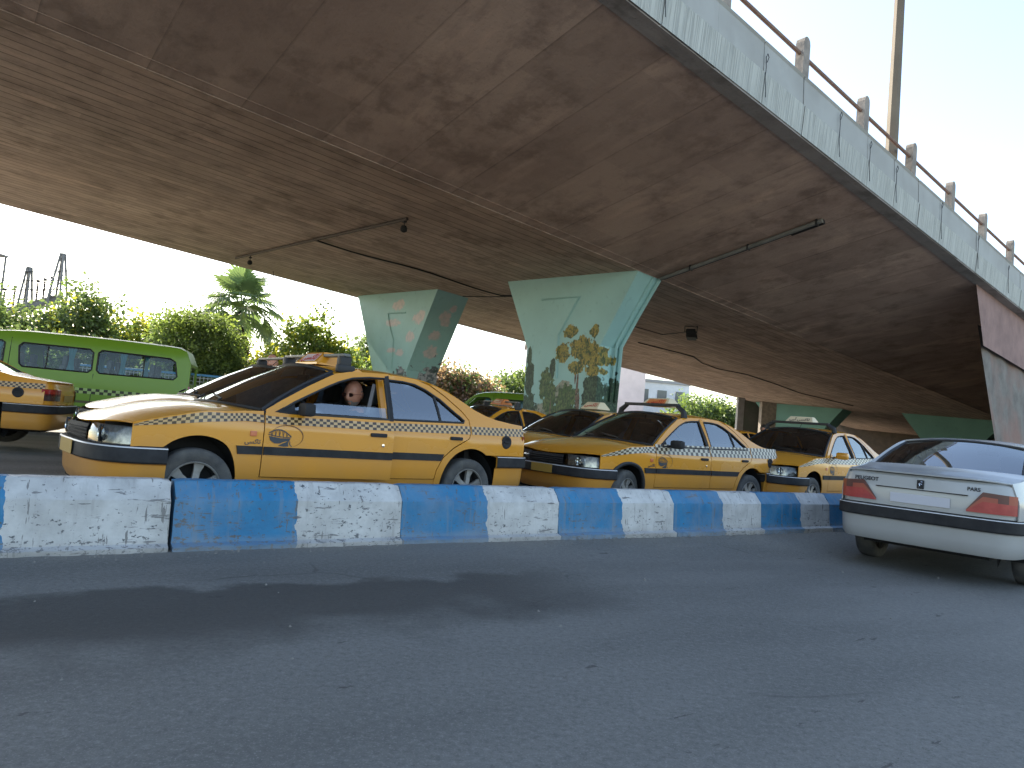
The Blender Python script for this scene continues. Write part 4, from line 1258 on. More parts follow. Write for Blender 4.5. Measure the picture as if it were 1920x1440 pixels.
def concrete(name, a, b_, c_, board=None, rough=.9, streak=None, seam=None, bw=.07, lstr=1.0):
    m = mat(name, a, rough); nt = m.node_tree; N = nt.nodes; L = nt.links; bs = N['Principled BSDF']
    tc = N.new('ShaderNodeTexCoord')
    def noise(s, d=8, st=(1, 1, 1), r=.6):
        mp = N.new('ShaderNodeMapping'); mp.inputs['Scale'].default_value = st; L.new(tc.outputs['Object'], mp.inputs[0])
        n = N.new('ShaderNodeTexNoise'); n.inputs['Scale'].default_value = s; n.inputs['Detail'].default_value = d; n.inputs['Roughness'].default_value = r; L.new(mp.outputs[0], n.inputs['Vector']); return n.outputs['Fac']
    def mr(src, a_, c, lo=0, hi=1):
        q = N.new('ShaderNodeMapRange'); q.inputs[1].default_value = a_; q.inputs[2].default_value = c; q.inputs[3].default_value = lo; q.inputs[4].default_value = hi; L.new(src, q.inputs[0]); return q.outputs[0]
    def mix(f, A, B_):
        q = N.new('ShaderNodeMix'); q.data_type = 'RGBA'
        for k, s in ((0, f), (6, A), (7, B_)):
            if isinstance(s, tuple): q.inputs[k].default_value = (*s, 1)
            else: L.new(s, q.inputs[k])
        return q.outputs[2]
    col = mix(mr(noise(.45, 6), .38, .64), a, b_)
    col = mix(mr(noise(1.6, 9, r=.66), .48, .70, 0, .8), col, c_)
    hgt = noise(14, 8)
    if streak:  # patches drawn out along the boards
        col = mix(mr(noise(1.4, 6, streak), .54, .72, 0, .5), col, (min(.9, a[0] * 1.45), a[1] * 1.4, a[2] * 1.35))
        col = mix(mr(noise(2.6, 7, streak), .56, .74, 0, .6), col, c_)
        col = mix(mr(noise(.8, 9, (1, 1, 1), .7), .54, .66, 0, .55), col, (c_[0] * .85, c_[1] * .8, c_[2] * .75))
        col = mix(mr(noise(30, 4), .58, .75, 0, .35), col, (c_[0] * .5, c_[1] * .5, c_[2] * .5))
    if board:
        axis, pitch_ = board
        sx = N.new('ShaderNodeSeparateXYZ'); L.new(tc.outputs['Object'], sx.inputs[0])
        dv = N.new('ShaderNodeMath'); dv.operation = 'DIVIDE'; dv.inputs[1].default_value = pitch_; L.new(sx.outputs[axis], dv.inputs[0])
        fr2 = N.new('ShaderNodeMath'); fr2.operation = 'FRACT'; L.new(dv.outputs[0], fr2.inputs[0])
        line = mr(fr2.outputs[0], .0, bw, lstr, 0)
        fl = N.new('ShaderNodeMath'); fl.operation = 'FLOOR'; L.new(dv.outputs[0], fl.inputs[0])
        wn_ = N.new('ShaderNodeTexWhiteNoise'); wn_.noise_dimensions = '2D'
        cb = N.new('ShaderNodeCombineXYZ'); L.new(fl.outputs[0], cb.inputs[0])
        dl_ = N.new('ShaderNodeMath'); dl_.operation = 'MULTIPLY_ADD'; dl_.inputs[1].default_value = .36; L.new(sx.outputs[0 if axis == 1 else 1], dl_.inputs[0]); 
        ml = N.new('ShaderNodeMath'); ml.operation = 'MULTIPLY'; ml.inputs[1].default_value = .37; L.new(fl.outputs[0], ml.inputs[0]); L.new(ml.outputs[0], dl_.inputs[2])
        f2 = N.new('ShaderNodeMath'); f2.operation = 'FLOOR'; L.new(dl_.outputs[0], f2.inputs[0]); L.new(f2.outputs[0], cb.inputs[1]); L.new(cb.outputs[0], wn_.inputs['Vector'])
        col = mix(mr(wn_.outputs['Value'], 0, 1, 0, .40), col, (c_[0] * .8, c_[1] * .8, c_[2] * .8))
        lm = N.new('ShaderNodeMath'); lm.operation = 'MULTIPLY'; L.new(line, lm.inputs[0]); L.new(mr(noise(1.1, 4, (.5, 3, 1)), .30, .52, .2, .95), lm.inputs[1])
        col = mix(lm.outputs[0], col, (.022, .018, .015))
        hh = N.new('ShaderNodeMath'); hh.operation = 'MULTIPLY_ADD'; hh.inputs[1].default_value = -1.2; L.new(lm.outputs[0], hh.inputs[0]); L.new(hgt, hh.inputs[2]); hgt = hh.outputs[0]
    L.new(col, bs.inputs['Base Color'])
    bp = N.new('ShaderNodeBump'); bp.inputs['Strength'].default_value = .5; bp.inputs['Distance'].default_value = .02
    L.new(hgt, bp.inputs['Height']); L.new(bp.outputs[0], bs.inputs['Normal'])
    return m


SOFF = concrete('boarded_soffit', (.60, .44, .35), (.48, .34, .265), (.30, .215, .17), board=(1, .30), streak=(.55, 1.7, 1), bw=.13)
CANT = concrete('cantilever_soffit', (.55, .405, .325), (.41, .29, .235), (.27, .195, .16), board=(0, 1.25), streak=(1.6, .35, 1), bw=.035, lstr=.45)
EDGEC = concrete('edge_concrete', (.34, .31, .29), (.26, .24, .22), (.18, .165, .155), streak=(.3, 3, 1))
fly = empty('flyover', DO, DRZ, 'wide concrete road flyover sloping down to the right above the taxis', 'flyover')
L0, L1 = -26, 46
mb = MB()
mb.grid(lambda a, b: (L0 + (L1 - L0) * a, b * 14.1, dz(L0 + (L1 - L0) * a, b * 14.1)), 24, 2)
mb.grid(lambda a, b: (L0 + (L1 - L0) * a, 14.1 + b * 2.2, dz(L0 + (L1 - L0) * a, 14.1 + b * 2.2)), 24, 1)
mb.build('girder_underside', SOFF, fly)
mb = MB(); mb.grid(lambda a, b: (L0 + (L1 - L0) * a, -.0 - b * 4.66, dz(L0 + (L1 - L0) * a, -b * 4.66)), 24, 2)
mb.build('cantilever_underside', CANT, fly)
mb = MB()
for (m0, z0, m1, z1) in ((-4.66, 0, -4.66, -.05), (-4.66, -.05, -4.90, -.03), (-4.90, -.03, -4.90, .08)):
    mb.grid(lambda a, b: (L0 + (L1 - L0) * a, m0 + (m1 - m0) * b, GR * (L0 + (L1 - L0) * a) + .198 * 4.7 + z0 + (z1 - z0) * b + .02), 24, 1)
mb.build('drip_edge', EDGEC, fly)
mb = MB()   # carriageway slab closing the top
mb.prism([(-4.88, .2), (16.3, .2), (16.3, .02), (-4.88, .02)], lambda m, z: (L0, m, GR * L0 + 1.60 + z - .02 * 0), lambda m, z: (L1, m, GR * L1 + 1.60 + z))
mb.prism([(16.0, -.3), (16.3, -.3), (16.3, .9), (16.0, .9)], lambda m, z: (L0, m, GR * L0 + 1.60 + z), lambda m, z: (L1, m, GR * L1 + 1.60 + z))
mb.grid(lambda a, b: (L0 + (L1 - L0) * a, 0.01, dz(L0 + (L1 - L0) * a, 0) + .01 + b * 1.55), 12, 1)
mb.build('carriageway_slab', EDGEC, fly)
# raised lips at the kink between the girder and the cantilever
mb = MB()
mb.tube([(l, .02, dz(l, 0) - .004) for l in (L0, -12, 0, 12, 24, L1)], .012, 6)
mb.tube([(l, -.22, dz(l, -.22) - .002) for l in (L0, -12, 0, 12, 24, L1)], .005, 5)
mb.build('casting_lip', CANT, fly)


# parapet panels, one by one
def panel_mat():
    m = mat('parapet_panel_concrete', (.33, .36, .355), .75); nt = m.node_tree; N = nt.nodes; L = nt.links; b = N['Principled BSDF']
    tc = N.new('ShaderNodeTexCoord'); sx = N.new('ShaderNodeSeparateXYZ'); L.new(tc.outputs['UV'], sx.inputs[0])
    def noise(s, st, d=7):
        mp = N.new('ShaderNodeMapping'); mp.inputs['Scale'].default_value = st; L.new(tc.outputs['Object'], mp.inputs[0])
        n = N.new('ShaderNodeTexNoise'); n.inputs['Scale'].default_value = s; n.inputs['Detail'].default_value = d; L.new(mp.outputs[0], n.inputs['Vector']); return n.outputs['Fac']
    def mr(src, a_, c, lo=0, hi=1):
        q = N.new('ShaderNodeMapRange'); q.inputs[1].default_value = a_; q.inputs[2].default_value = c; q.inputs[3].default_value = lo; q.inputs[4].default_value = hi; L.new(src, q.inputs[0]); return q.outputs[0]
    def mix(f, A, B_):
        q = N.new('ShaderNodeMix'); q.data_type = 'RGBA'
        for k, s in ((0, f), (6, A), (7, B_)):
            if isinstance(s, tuple): q.inputs[k].default_value = (*s, 1)
            else: L.new(s, q.inputs[k])
        return q.outputs[2]
    grooves = mr(noise(9, (9, 1, .10), 3), .48, .62)
    low = mr(sx.outputs[1], .52, .50)
    gm = N.new('ShaderNodeMath'); gm.operation = 'MULTIPLY'; L.new(grooves, gm.inputs[0]); L.new(low, gm.inputs[1])
    col = mix(mr(noise(1.5, (1, 1, 1)), .35, .7), (.36, .36, .335), (.30, .295, .27))
    col = mix(low, col, (.45, .455, .41))
    g2 = N.new('ShaderNodeMath'); g2.operation = 'MULTIPLY'; g2.inputs[1].default_value = .42; L.new(gm.outputs[0], g2.inputs[0])
    col = mix(g2.outputs[0], col, (.16, .17, .165))
    stn = mr(noise(2.5, (1.5, 1, .6)), .55, .75, 0, .22); col = mix(stn, col, (.19, .19, .17))
    L.new(col, b.inputs['Base Color'])
    bp = N.new('ShaderNodeBump'); bp.inputs['Strength'].default_value = .6; bp.inputs['Distance'].default_value = .02; bp.invert = True
    L.new(gm.outputs[0], bp.inputs['Height']); L.new(bp.outputs[0], b.inputs['Normal'])
    return m


PANM = panel_mat()
pp = 1.165; start = -1.99 - pp * 9
rnd = random.Random(4)
for i in range(33):
    a = start + i * pp; b_ = a + pp - .016
    mb = MB()
    j = rnd.uniform(-.008, .008)
    zb = .198 * 4.9 + j
    vs = []; uv = []
    prof = [(-4.92, -.03, 0), (-4.95, .42, .50), (-4.92, .44, .53), (-4.905, .86, .97), (-4.93, .90, 1.0), (-4.80, .905, 1.0)]
    for l in (a, b_):
        for m_, z, v in prof: vs.append((l, m_ + j, GR * l + zb + z)); uv.append((l, v))
    k = len(prof)
    mb.add(vs, [(q, k + q, k + q + 1, q + 1) for q in range(k - 1)], None, uv)
    for l0_ in (0, k): mb.add([vs[l0_ + q] for q in range(k)] + [(vs[l0_][0], -4.80, vs[l0_][2])], [tuple(range(k + 1))], None, [(0, .8)] * (k + 1))
    mb.build('parapet_panel', PANM, fly)
    if i % 2 == 0 or rnd.random() < .4:
        mb = MB(); l = a - .01; zt = GR * l + .198 * 4.9
        h0 = rnd.uniform(.45, .62)
        mb.tube([(l + .03, -4.945, zt + h0 + .10), (l + .055, -4.955, zt + h0 + .18), (l + .02, -4.955, zt + h0 + .22), (l - .01, -4.95, zt + h0 + .16), (l, -4.955, zt + h0), (l - .02, -4.96, zt + .35), (l + .005, -4.97, zt + .05)], .006, 5)
        mb.build('joint_cable', RUBBER, fly, smooth=True)
# railing on the parapet
CONC = mat('post_concrete', (.30, .26, .22), .9, c2=(.17, .15, .13), scale=5, bump=.4)
RUST = mat('rusty_rail', (.16, .085, .06), .7, c2=(.22, .14, .10), scale=12)
rl = empty('parapet_railing', DO, DRZ, 'concrete post and rusty tube railing on top of the flyover parapet', 'railing')
for k in range(-9, 15):
    l = -1.95 + 2.19 * k; z0 = GR * l + .198 * 4.9 + .88
    mb = MB()
    poly = [(-.095, 0), (.095, 0), (.095, .58), (.080, .635), (.045, .668), (0, .68), (-.045, .668), (-.080, .635), (-.095, .58)]
    mb.prism(poly, lambda x, z: (l + x, -4.90, z0 + z), lambda x, z: (l + x, -4.76, z0 + z))
    mb.build('post', CONC, rl)
mb = MB(); mb.tube([(l, -4.83, GR * l + .198 * 4.9 + .88 + .40) for l in (L0, 0, L1)], .032, 8); mb.build('rail', RUST, rl, smooth=True)
mb = MB(); mb.tube([(l, -4.80, GR * l + .198 * 4.9 + .88 + .055) for l in (L0, 0, L1)], .022, 6); mb.build('rail', RUST, rl, smooth=True)
# street lamp on the deck
lp = empty('street_lamp', DO + DL * 2.02 + DM * (-4.62) + Vector((0, 0, 1.6)), DRZ, 'tall grey-brown lamp pole rising above the railing out of the picture', 'street lamp')
mb = MB(); mb.tube([(0, 0, 0), (0, 0, 4), (.0, 0, 9.0)], [.125, .098, .06], 8); mb.build('pole', mat('weathered_pole', (.17, .135, .09), .7, c2=(.12, .09, .06), scale=2, stretch=(1, 1, .5)), lp, smooth=True, split=30)
mb = MB(); mb.tube([(0, 0, 8.9), (0, .5, 9.4), (0, 1.8, 9.7)], .04, 6); mb.build('arm', RUST, lp, smooth=True)
mb = MB(); mb.rbox((0, 2.1, 9.7), (.28, .7, .12), .05); mb.build('lamp_head', CHROME, lp, smooth=True)


# ---------------------------------------------------------------- piers
def mural_mat(name, base, clouds=(), trees=False, hills=None):
    m = mat(name, base, .55); nt = m.node_tree; N = nt.nodes; L = nt.links; b = N['Principled BSDF']
    tc = N.new('ShaderNodeTexCoord')
    def noise(s, d=8, st=(1, 1, 1), out='Fac'):
        mp = N.new('ShaderNodeMapping'); mp.inputs['Scale'].default_value = st; L.new(tc.outputs['Object'], mp.inputs[0])
        n = N.new('ShaderNodeTexNoise'); n.inputs['Scale'].default_value = s; n.inputs['Detail'].default_value = d; L.new(mp.outputs[0], n.inputs['Vector']); return n.outputs[out]
    def mr(src, a_, c, lo=0, hi=1):
        q = N.new('ShaderNodeMapRange'); q.inputs[1].default_value = a_; q.inputs[2].default_value = c; q.inputs[3].default_value = lo; q.inputs[4].default_value = hi; L.new(src, q.inputs[0]); return q.outputs[0]
    def mix(f, A, B_):
        q = N.new('ShaderNodeMix'); q.data_type = 'RGBA'
        for k, s in ((0, f), (6, A), (7, B_)):
            if isinstance(s, tuple): q.inputs[k].default_value = (*s, 1)
            else: L.new(s, q.inputs[k])
        return q.outputs[2]
    def op(o_, A, B_):
        q = N.new('ShaderNodeMath'); q.operation = o_
        for k, s in ((0, A), (1, B_)):
            if isinstance(s, (int, float)): q.inputs[k].default_value = s
            else: L.new(s, q.inputs[k])
        return q.outputs[0]
    col = mix(mr(noise(1.2, 5), .35, .7), base, tuple(x * .88 for x in base))
    col = mix(mr(noise(6, 9), .62, .70, 0, .3), col, tuple(x * .6 for x in base))
    def blobs(lst, jit=.35, sc_=7):
        nv = N.new('ShaderNodeTexNoise'); nv.inputs['Scale'].default_value = sc_; nv.inputs['Detail'].default_value = 6; L.new(tc.outputs['Object'], nv.inputs['Vector'])
        acc = None
        for (x, y, z, rx, ry, rz_) in lst:
            s = N.new('ShaderNodeVectorMath'); s.operation = 'SUBTRACT'; L.new(tc.outputs['Object'], s.inputs[0]); s.inputs[1].default_value = (x, y, z)
            d = N.new('ShaderNodeVectorMath'); d.operation = 'DIVIDE'; L.new(s.outputs[0], d.inputs[0]); d.inputs[1].default_value = (rx, ry, rz_)
            ln = N.new('ShaderNodeVectorMath'); ln.operation = 'LENGTH'; L.new(d.outputs[0], ln.inputs[0])
            acc = ln.outputs['Value'] if acc is None else op('MINIMUM', acc, ln.outputs['Value'])
        j = op('MULTIPLY', op('SUBTRACT', nv.outputs['Fac'], .5), jit * 4)
        return op('ADD', acc, j)
    if clouds:
        c = blobs(clouds)
        cc = mix(mr(noise(7, 7), .4, .62), (.66, .52, .50), (.52, .46, .45))
        col = mix(mr(c, 1.05, .75, 0, .85), col, cc)
    if hills:
        c = blobs(hills, .5, 5)
        cc = mix(mr(noise(9, 8), .45, .58), (.10, .12, .13), (.36, .36, .37))
        cc = mix(mr(noise(4, 6), .55, .62), cc, (.05, .09, .08))
        col = mix(mr(c, 1.04, .94), col, cc)
    if trees:
        for spec in trees:
            lst, c1, c2, c3, jit, sc_ = spec
            c = blobs(lst, jit, sc_)
            cc = mix(mr(noise(6, 9), .42, .56), c1, c2)
            cc = mix(mr(noise(24, 8, (1, 1, .6)), .50, .60, 0, .8), cc, c3); cc = mix(mr(noise(13, 8), .54, .62, 0, .7), cc, (.012, .03, .015))
            col = mix(mr(c, 1.02, .94), col, cc)
    L.new(col, b.inputs['Base Color'])
    return m


TURQ = (.33, .56, .545)
PIERP = mural_mat('plain_turquoise', (.17, .38, .33))


def pier(l0, l1, top, knee, zk, material, label, zground=0.0, groove=None):
    """top/knee: (m_near, m_far) widths across the deck; flared head on a straight shaft"""
    root = empty('bridge_pier', DO, DRZ, label, 'pier', 'turquoise painted piers under the flyover')
    mb = MB()
    zt0 = dz(l0, top[0]); zb = zground - 4.7
    def ring(m0, m1, z, ins=0.0):
        return [(l0 + ins, m0, z if z is not None else dz(l0, m0) + .01), (l1 - ins, m0, z if z is not None else dz(l1, m0) + .01), (l1 - ins, m1, z if z is not None else dz(l1, m1) + .01), (l0 + ins, m1, z if z is not None else dz(l0, m1) + .01)]
    R0 = ring(knee[0] + .03, knee[1] - .03, zb - .3); R1 = ring(knee[0], knee[1], zk - 4.7); R2 = ring(top[0], top[1], None)
    vs = R0 + R1 + R2
    fs = [(3, 2, 1, 0)]
    for a in (0, 4):
        for k in range(4): fs.append((a + k, a + (k + 1) % 4, a + 4 + (k + 1) % 4, a + 4 + k))
    fs.append((8, 9, 10, 11))
    mb.add(vs, fs)
    mb.build('shaft', material, root)
    if groove:
        mb = MB()
        pts = [(l0 - .004, m, z - 4.7) for m, z in groove]
        mb.tube(pts, .028, 4)
        mb.build('moulded_rib', material, root)
    return root


cl = [(0.45, 10.62, -0.02, 0.5, 0.464, 0.17), (0.45, 10.5, 0.1, 0.5, 0.203, 0.1), (0.45, 9.27, -0.54, 0.5, 0.406, 0.2), (0.45, 9.1, -0.4, 0.5, 0.174, 0.14), (0.45, 10.87, -0.6, 0.5, 0.522, 0.14), (0.45, 9.68, -1.13, 0.5, 0.29, 0.19),
      (0.45, 10.83, -1.56, 0.5, 0.319, 0.1), (0.45, 10.26, -1.65, 0.5, 0.29, 0.13), (1.1, 8.5, -0.45, 0.24, 1.015, 0.22), (1.2, 8.7, -0.6, 0.22, 0.725, 0.14), (1, 9.1, -1.06, 0.26, 0.87, 0.17), (1.1, 9.4, -1.58, 0.28, 0.87, 0.22), (1.3, 8.3, -0.15, 0.14, 0.87, 0.12)]
hl = [(.45, 10.3, -3.4, .5, 1.5, 1.05), (.45, 10.15, -2.35, .3, .28, .25), (1.5, 9.3, -3.2, .7, 2, 1.2), (1.5, 9.3, -2.5, .35, 2, .50)]
p1 = pier(.45, 1.68, (8.30, 13.6), (9.72, 11.95), 2.45, mural_mat('mural_clouds', TURQ, cl, hills=hl), 'turquoise pier painted with pink clouds over grey rocks',
          groove=[(10.1, 4.40), (11.25, 4.46), (10.98, 3.9), (10.72, 3.5), (10.66, 2.5)])
G1 = ((.05, .08, .02), (.26, .22, .04), (.42, .28, .05)); G2 = ((.012, .035, .022), (.035, .075, .04), (.07, .13, .07)); G3 = ((.06, .12, .035), (.12, .17, .06), (.02, .05, .025))
big = [(.3, 1.60, -1.75, .5, .42, .30), (.3, 1.30, -1.95, .5, .40, .30), (.3, 2.05, -1.33, .5, .24, .17), (.3, 2.25, -1.85, .5, .26, .26), (.3, 1.23, -1.36, .5, .15, .16), (.3, .98, -2.0, .5, .22, .20), (.3, 1.75, -2.22, .5, .30, .16), (.3, 1.2, -2.3, .5, .26, .14)]
con = [(.3, 3.42, -2.5, .5, .17, .55), (.3, 3.47, -1.95, .5, .10, .32), (.3, 3.4, -3.6, .5, .30, .8), (.3, 2.58, -2.25, .5, .10, .3), (.3, 1.2, -2.85, .5, .28, .55), (.3, .98, -3.9, .6, 1.0, .95), (.9, 1.0, -3.4, .5, .3, 1.0), (.3, 3.0, -3.9, .5, .6, .7)]
mid = [(.3, 2.80, -2.65, .5, .22, .38), (.3, 2.6, -3.0, .5, .22, .5), (.3, 1.98, -2.95, .5, .36, .30), (.3, .72, -2.9, .5, .12, .42), (.3, 2.1, -3.5, .5, .6, .5)]
trk = [(.3, 1.67, -2.75, .5, .038, .45), (.3, 1.60, -3.3, .5, .05, .5), (.3, 1.75, -2.45, .5, .03, .2), (.3, 2.55, -3.4, .5, .02, .4)]
pal = [(.3, 2.12, -2.75, .5, .30, .20), (.3, 2.85, -3.35, .5, .26, .22), (.3, 2.3, -2.95, .5, .2, .2)]
spec = [(con, *G2, .32, 6), (pal, (.28, .30, .24), (.16, .19, .14), (.34, .30, .24), .35, 8), (mid, *G3, .38, 7), (trk, (.14, .08, .06), (.20, .13, .10), (.09, .05, .04), .10, 9), (big, *G1, .36, 7)]
p2 = pier(.30, 1.09, (.02, 4.66), (1.02, 3.60), 3.0, mural_mat('mural_trees', TURQ, trees=spec), 'turquoise pier painted with a tall golden green tree and dark conifers',
          groove=[(3.18, 4.26), (1.82, 4.22), (2.45, 3.3), (2.40, 2.2)])
mb = MB(); mb.tube([(.85, .02, -.07), (.80, .50, -.85), (.78, .93, -1.60), (.78, .985, -3.0)], .035, 6); mb.tube([(1.05, .0, -.07), (1.0, .52, -.92), (.98, .96, -1.66), (.98, 1.0, -3.0)], .05, 6)
mb.build('drain_pipe', bpy.data.materials['mural_trees'], p2, smooth=True)
# the next pair of piers, down the slope
p3 = pier(29.0, 30.2, (8.2, 13.8), (9.7, 12.0), 1.7, PIERP, 'plain turquoise pier head in the dark behind the last taxi in line')
p4 = pier(28.6, 29.4, (.05, 4.9), (1.3, 3.7), 1.8, PIERP, 'plain dim turquoise pier in the shade behind the white saloon')

# things fixed to the underside
def soffit_item(name, pts, r, label, cat, material=RUBBER, seg=6):
    mb = MB(); mb.tube([(l, m, dz(l, m) - d) for l, m, d in pts], r, seg); o = mb.build(name, material, smooth=True)
    o.location = DO; o.rotation_euler = (0, 0, DRZ); return tag(o, label, cat)


soffit_item('steel_conduit', [(-4.57, 12.3, .05), (-4.57, 7, .05), (-4.53, 2.2, .05)], .035, 'thin dark conduit crossing the soffit between two small lamps', 'conduit', mat('conduit', (.07, .05, .042), .7))
pts = [(-4.6, 6.55, .05)]
for i in range(1, 13): t = i / 12; pts.append((-4.6 + 6.0 * t, 6.55 - .3 * t, .05 + .03 * sin(9 * t)))
pts += [(1.55, 5.6, .06), (1.7, 4.75, .05)]
soffit_item('cable', pts, .022, 'black cable running along the soffit to the pier with the tree mural', 'cable')
soffit_item('cable', [(1.3, 8.1, .04), (1.45, 7, .06), (1.6, 6.2, .05), (1.7, 4.8, .05)], .014, 'black cable strung between the two painted piers', 'cable')
soffit_item('cable', [(1.3, 3.0, .05), (3.0, 3.6, .03), (5.6, 4.9, .04), (7.2, 4.6, .08), (7.0, 3.6, .05), (6.45, 2.9, .12)], .016, 'thin loose cable leading to the floodlight', 'cable')
soffit_item('cable', [(9, 7.1, .03), (11, 6.6, .05), (12.0, 6.67, .02), (13.4, 7.2, .05), (15, 7.48, .03), (16.2, 6.77, .05), (19, 7.0, .03), (22, 7.24, .05), (26.5, 6.55, .03)], .022, 'long wavering black cable on the far soffit beyond the floodlight', 'cable')
g = empty('strip_lamp', DO, DRZ, 'long grey tube fitting on the sloping cantilever right of the tree mural pier', 'lamp')
mb = MB(); x = .98
mb.tube([(x, -.08, dz(x, -.08) - .05), (x, -3.85, dz(x, -3.85) - .05)], .045, 8); mb.build('tube', mat('pipe_grey', (.20, .20, .19), .5, c2=(.12, .12, .11), scale=4), g, smooth=True)
mb = MB(); mb.rbox((x + .10, -1.9, dz(x, -1.9) - .03), (.07, 3.7, .05), .01, Matrix.Rotation(math.atan(.198) * -1, 3, 'X')); mb.tube([(x + .06, -3.2, dz(x, -3.2) - .06), (x + .06, -3.85, dz(x, -3.85) - .06)], .055, 8); mb.build('housing', DARK, g)
for y in (-.9, -2.3, -3.75):
    mb = MB(); mb.rbox((x, y, dz(x, y) - .05), (.11, .035, .12), .008); mb.build('clip', RUBBER, g)
for (l, m, lab) in ((-4.45, 11.35, 'small hanging lamp at the outer end of the soffit conduit'), (-4.5, 2.35, 'small hanging lamp at the inner end of the soffit conduit')):
    g = empty('soffit_lamp', DO + DL * l + DM * m + Vector((0, 0, dz(l, m) - .06)), DRZ, lab, 'lamp', 'small lamps under the flyover')
    mb = MB(); mb.tube([(0, 0, .05), (0, 0, -.12)], .012, 6); mb.rbox((0, 0, -.02), (.08, .08, .04), .01); mb.build('stem', RUBBER, g)
    mb = MB(); mb.lathe([(.001, -.10), (.05, -.11), (.072, -.16), (.068, -.22), (.03, -.245), (.001, -.25)], seg=14); mb.build('lamp_bowl', BLACKP, g, smooth=True)
g = empty('floodlight', DO + DL * 6.32 + DM * 2.79 + Vector((0, 0, dz(6.32, 2.79))), DRZ + .5, 'black floodlight hanging under the soffit right of the tree mural pier', 'floodlight')
mb = MB(); mb.rbox((0, 0, -.22), (.46, .30, .16), .03, Matrix.Rotation(radians(14), 3, 'Y'), taper=.8) if False else mb.rbox((0, 0, -.22), (.46, .30, .15), .04, Matrix.Rotation(radians(14), 3, 'Y')); mb.rbox((.16, 0, -.30), (.30, .34, .05), .02, Matrix.Rotation(radians(14), 3, 'Y')); mb.build('housing', BLACKP, g, smooth=True)
mb = MB(); mb.tube([(-.16, -.18, -.22), (-.14, -.19, -.02), (0, -.12, 0), (0, .12, 0), (-.14, .19, -.02), (-.16, .18, -.22)], .016, 6); mb.build('bracket', RUBBER, g)
mb = MB(); mb.add([(.03, -.14, -.335), (.30, -.14, -.40), (.30, .14, -.40), (.03, .14, -.335)], [(0, 1, 2, 3)]); mb.build('lens', mat('dull_glass', (.12, .13, .13), .2), g)
# hanging bits of wire under the far edge
for l, m, h in ((-.5, 14.0, .45), (-3.0, 13.2, .3)):
    soffit_item('dangling_wire', [(l, m, .0), (l + .02, m, h * .5), (l + .08, m, h)], .012, ('short dangling wire at the far soffit edge above the light green tree' if h > .4 else 'shorter dangling wire under the soffit left of the clouds pier'), 'wire')

# abutment wall where the ramp meets the ground
STONE = mat('rough_stone', (.22, .20, .175), .95, c2=(.12, .105, .09), scale=2.2, bump=1.0, bscale=5, c3=(.24, .15, .12), s3=.8)
PINKW = mat('pink_render', (.30, .19, .165), .9, c2=(.20, .125, .11), scale=2, bump=.5)
ab = empty('abutment_wall', DO, DRZ, 'rough grey stone retaining wall below pinkish concrete at the right edge', 'retaining wall')
def abl(a, b):  # the wing wall's left edge leans back towards its foot
    return (9.6 - 2.6 * b) + (46 - (9.6 - 2.6 * b)) * a ** 1.5


mb = MB(); mb.grid(lambda a, b: (abl(a, b * .72), -4.55 - .35 * (1 - b) + .025 * sin(a * 90) * sin(b * 9), -5.2 + b * (5.2 + dz(abl(a, b), -4.4) - .80)), 60, 14); mb.build('stone_face', STONE, ab, smooth=True)
mb = MB(); mb.grid(lambda a, b: (abl(a, .72 + .28 * b), -4.70, dz(abl(a, .72 + .28 * b), -4.4) - 1.30 + 1.34 * b), 20, 3); mb.build('pink_band', PINKW, ab)
mb = MB(); mb.grid(lambda a, b: (44.5, -4.6 + a * 21, -5 + b * 5.6), 6, 4); mb.build('end_wall', mat('brown_wall', (.13, .10, .08), .9, c2=(.08, .07, .055), scale=2, bump=.6), ab)

# ---------------------------------------------------------------- vegetation
LEAFS = {}


def leaf_mat(name, c, t=.38):
    return mat(name, c, .55, c2=tuple(x * .55 for x in c), scale=1.8, lo=.4, hi=.65, trans=t)


DKG = leaf_mat('dark_leaf', (.10, .15, .085)); MDG = leaf_mat('mid_leaf', (.13, .20, .09)); LTG = leaf_mat('light_leaf', (.19, .27, .09)); YLG = leaf_mat('yellow_leaf', (.26, .28, .06), .5); PUR = leaf_mat('purple_leaf', (.26, .19, .18)); PALM = leaf_mat('palm_leaf', (.13, .20, .11), .3)
BARK = mat('bark', (.10, .075, .055), .95, c2=(.06, .045, .035), scale=12, stretch=(1, 1, .2), bump=.8)


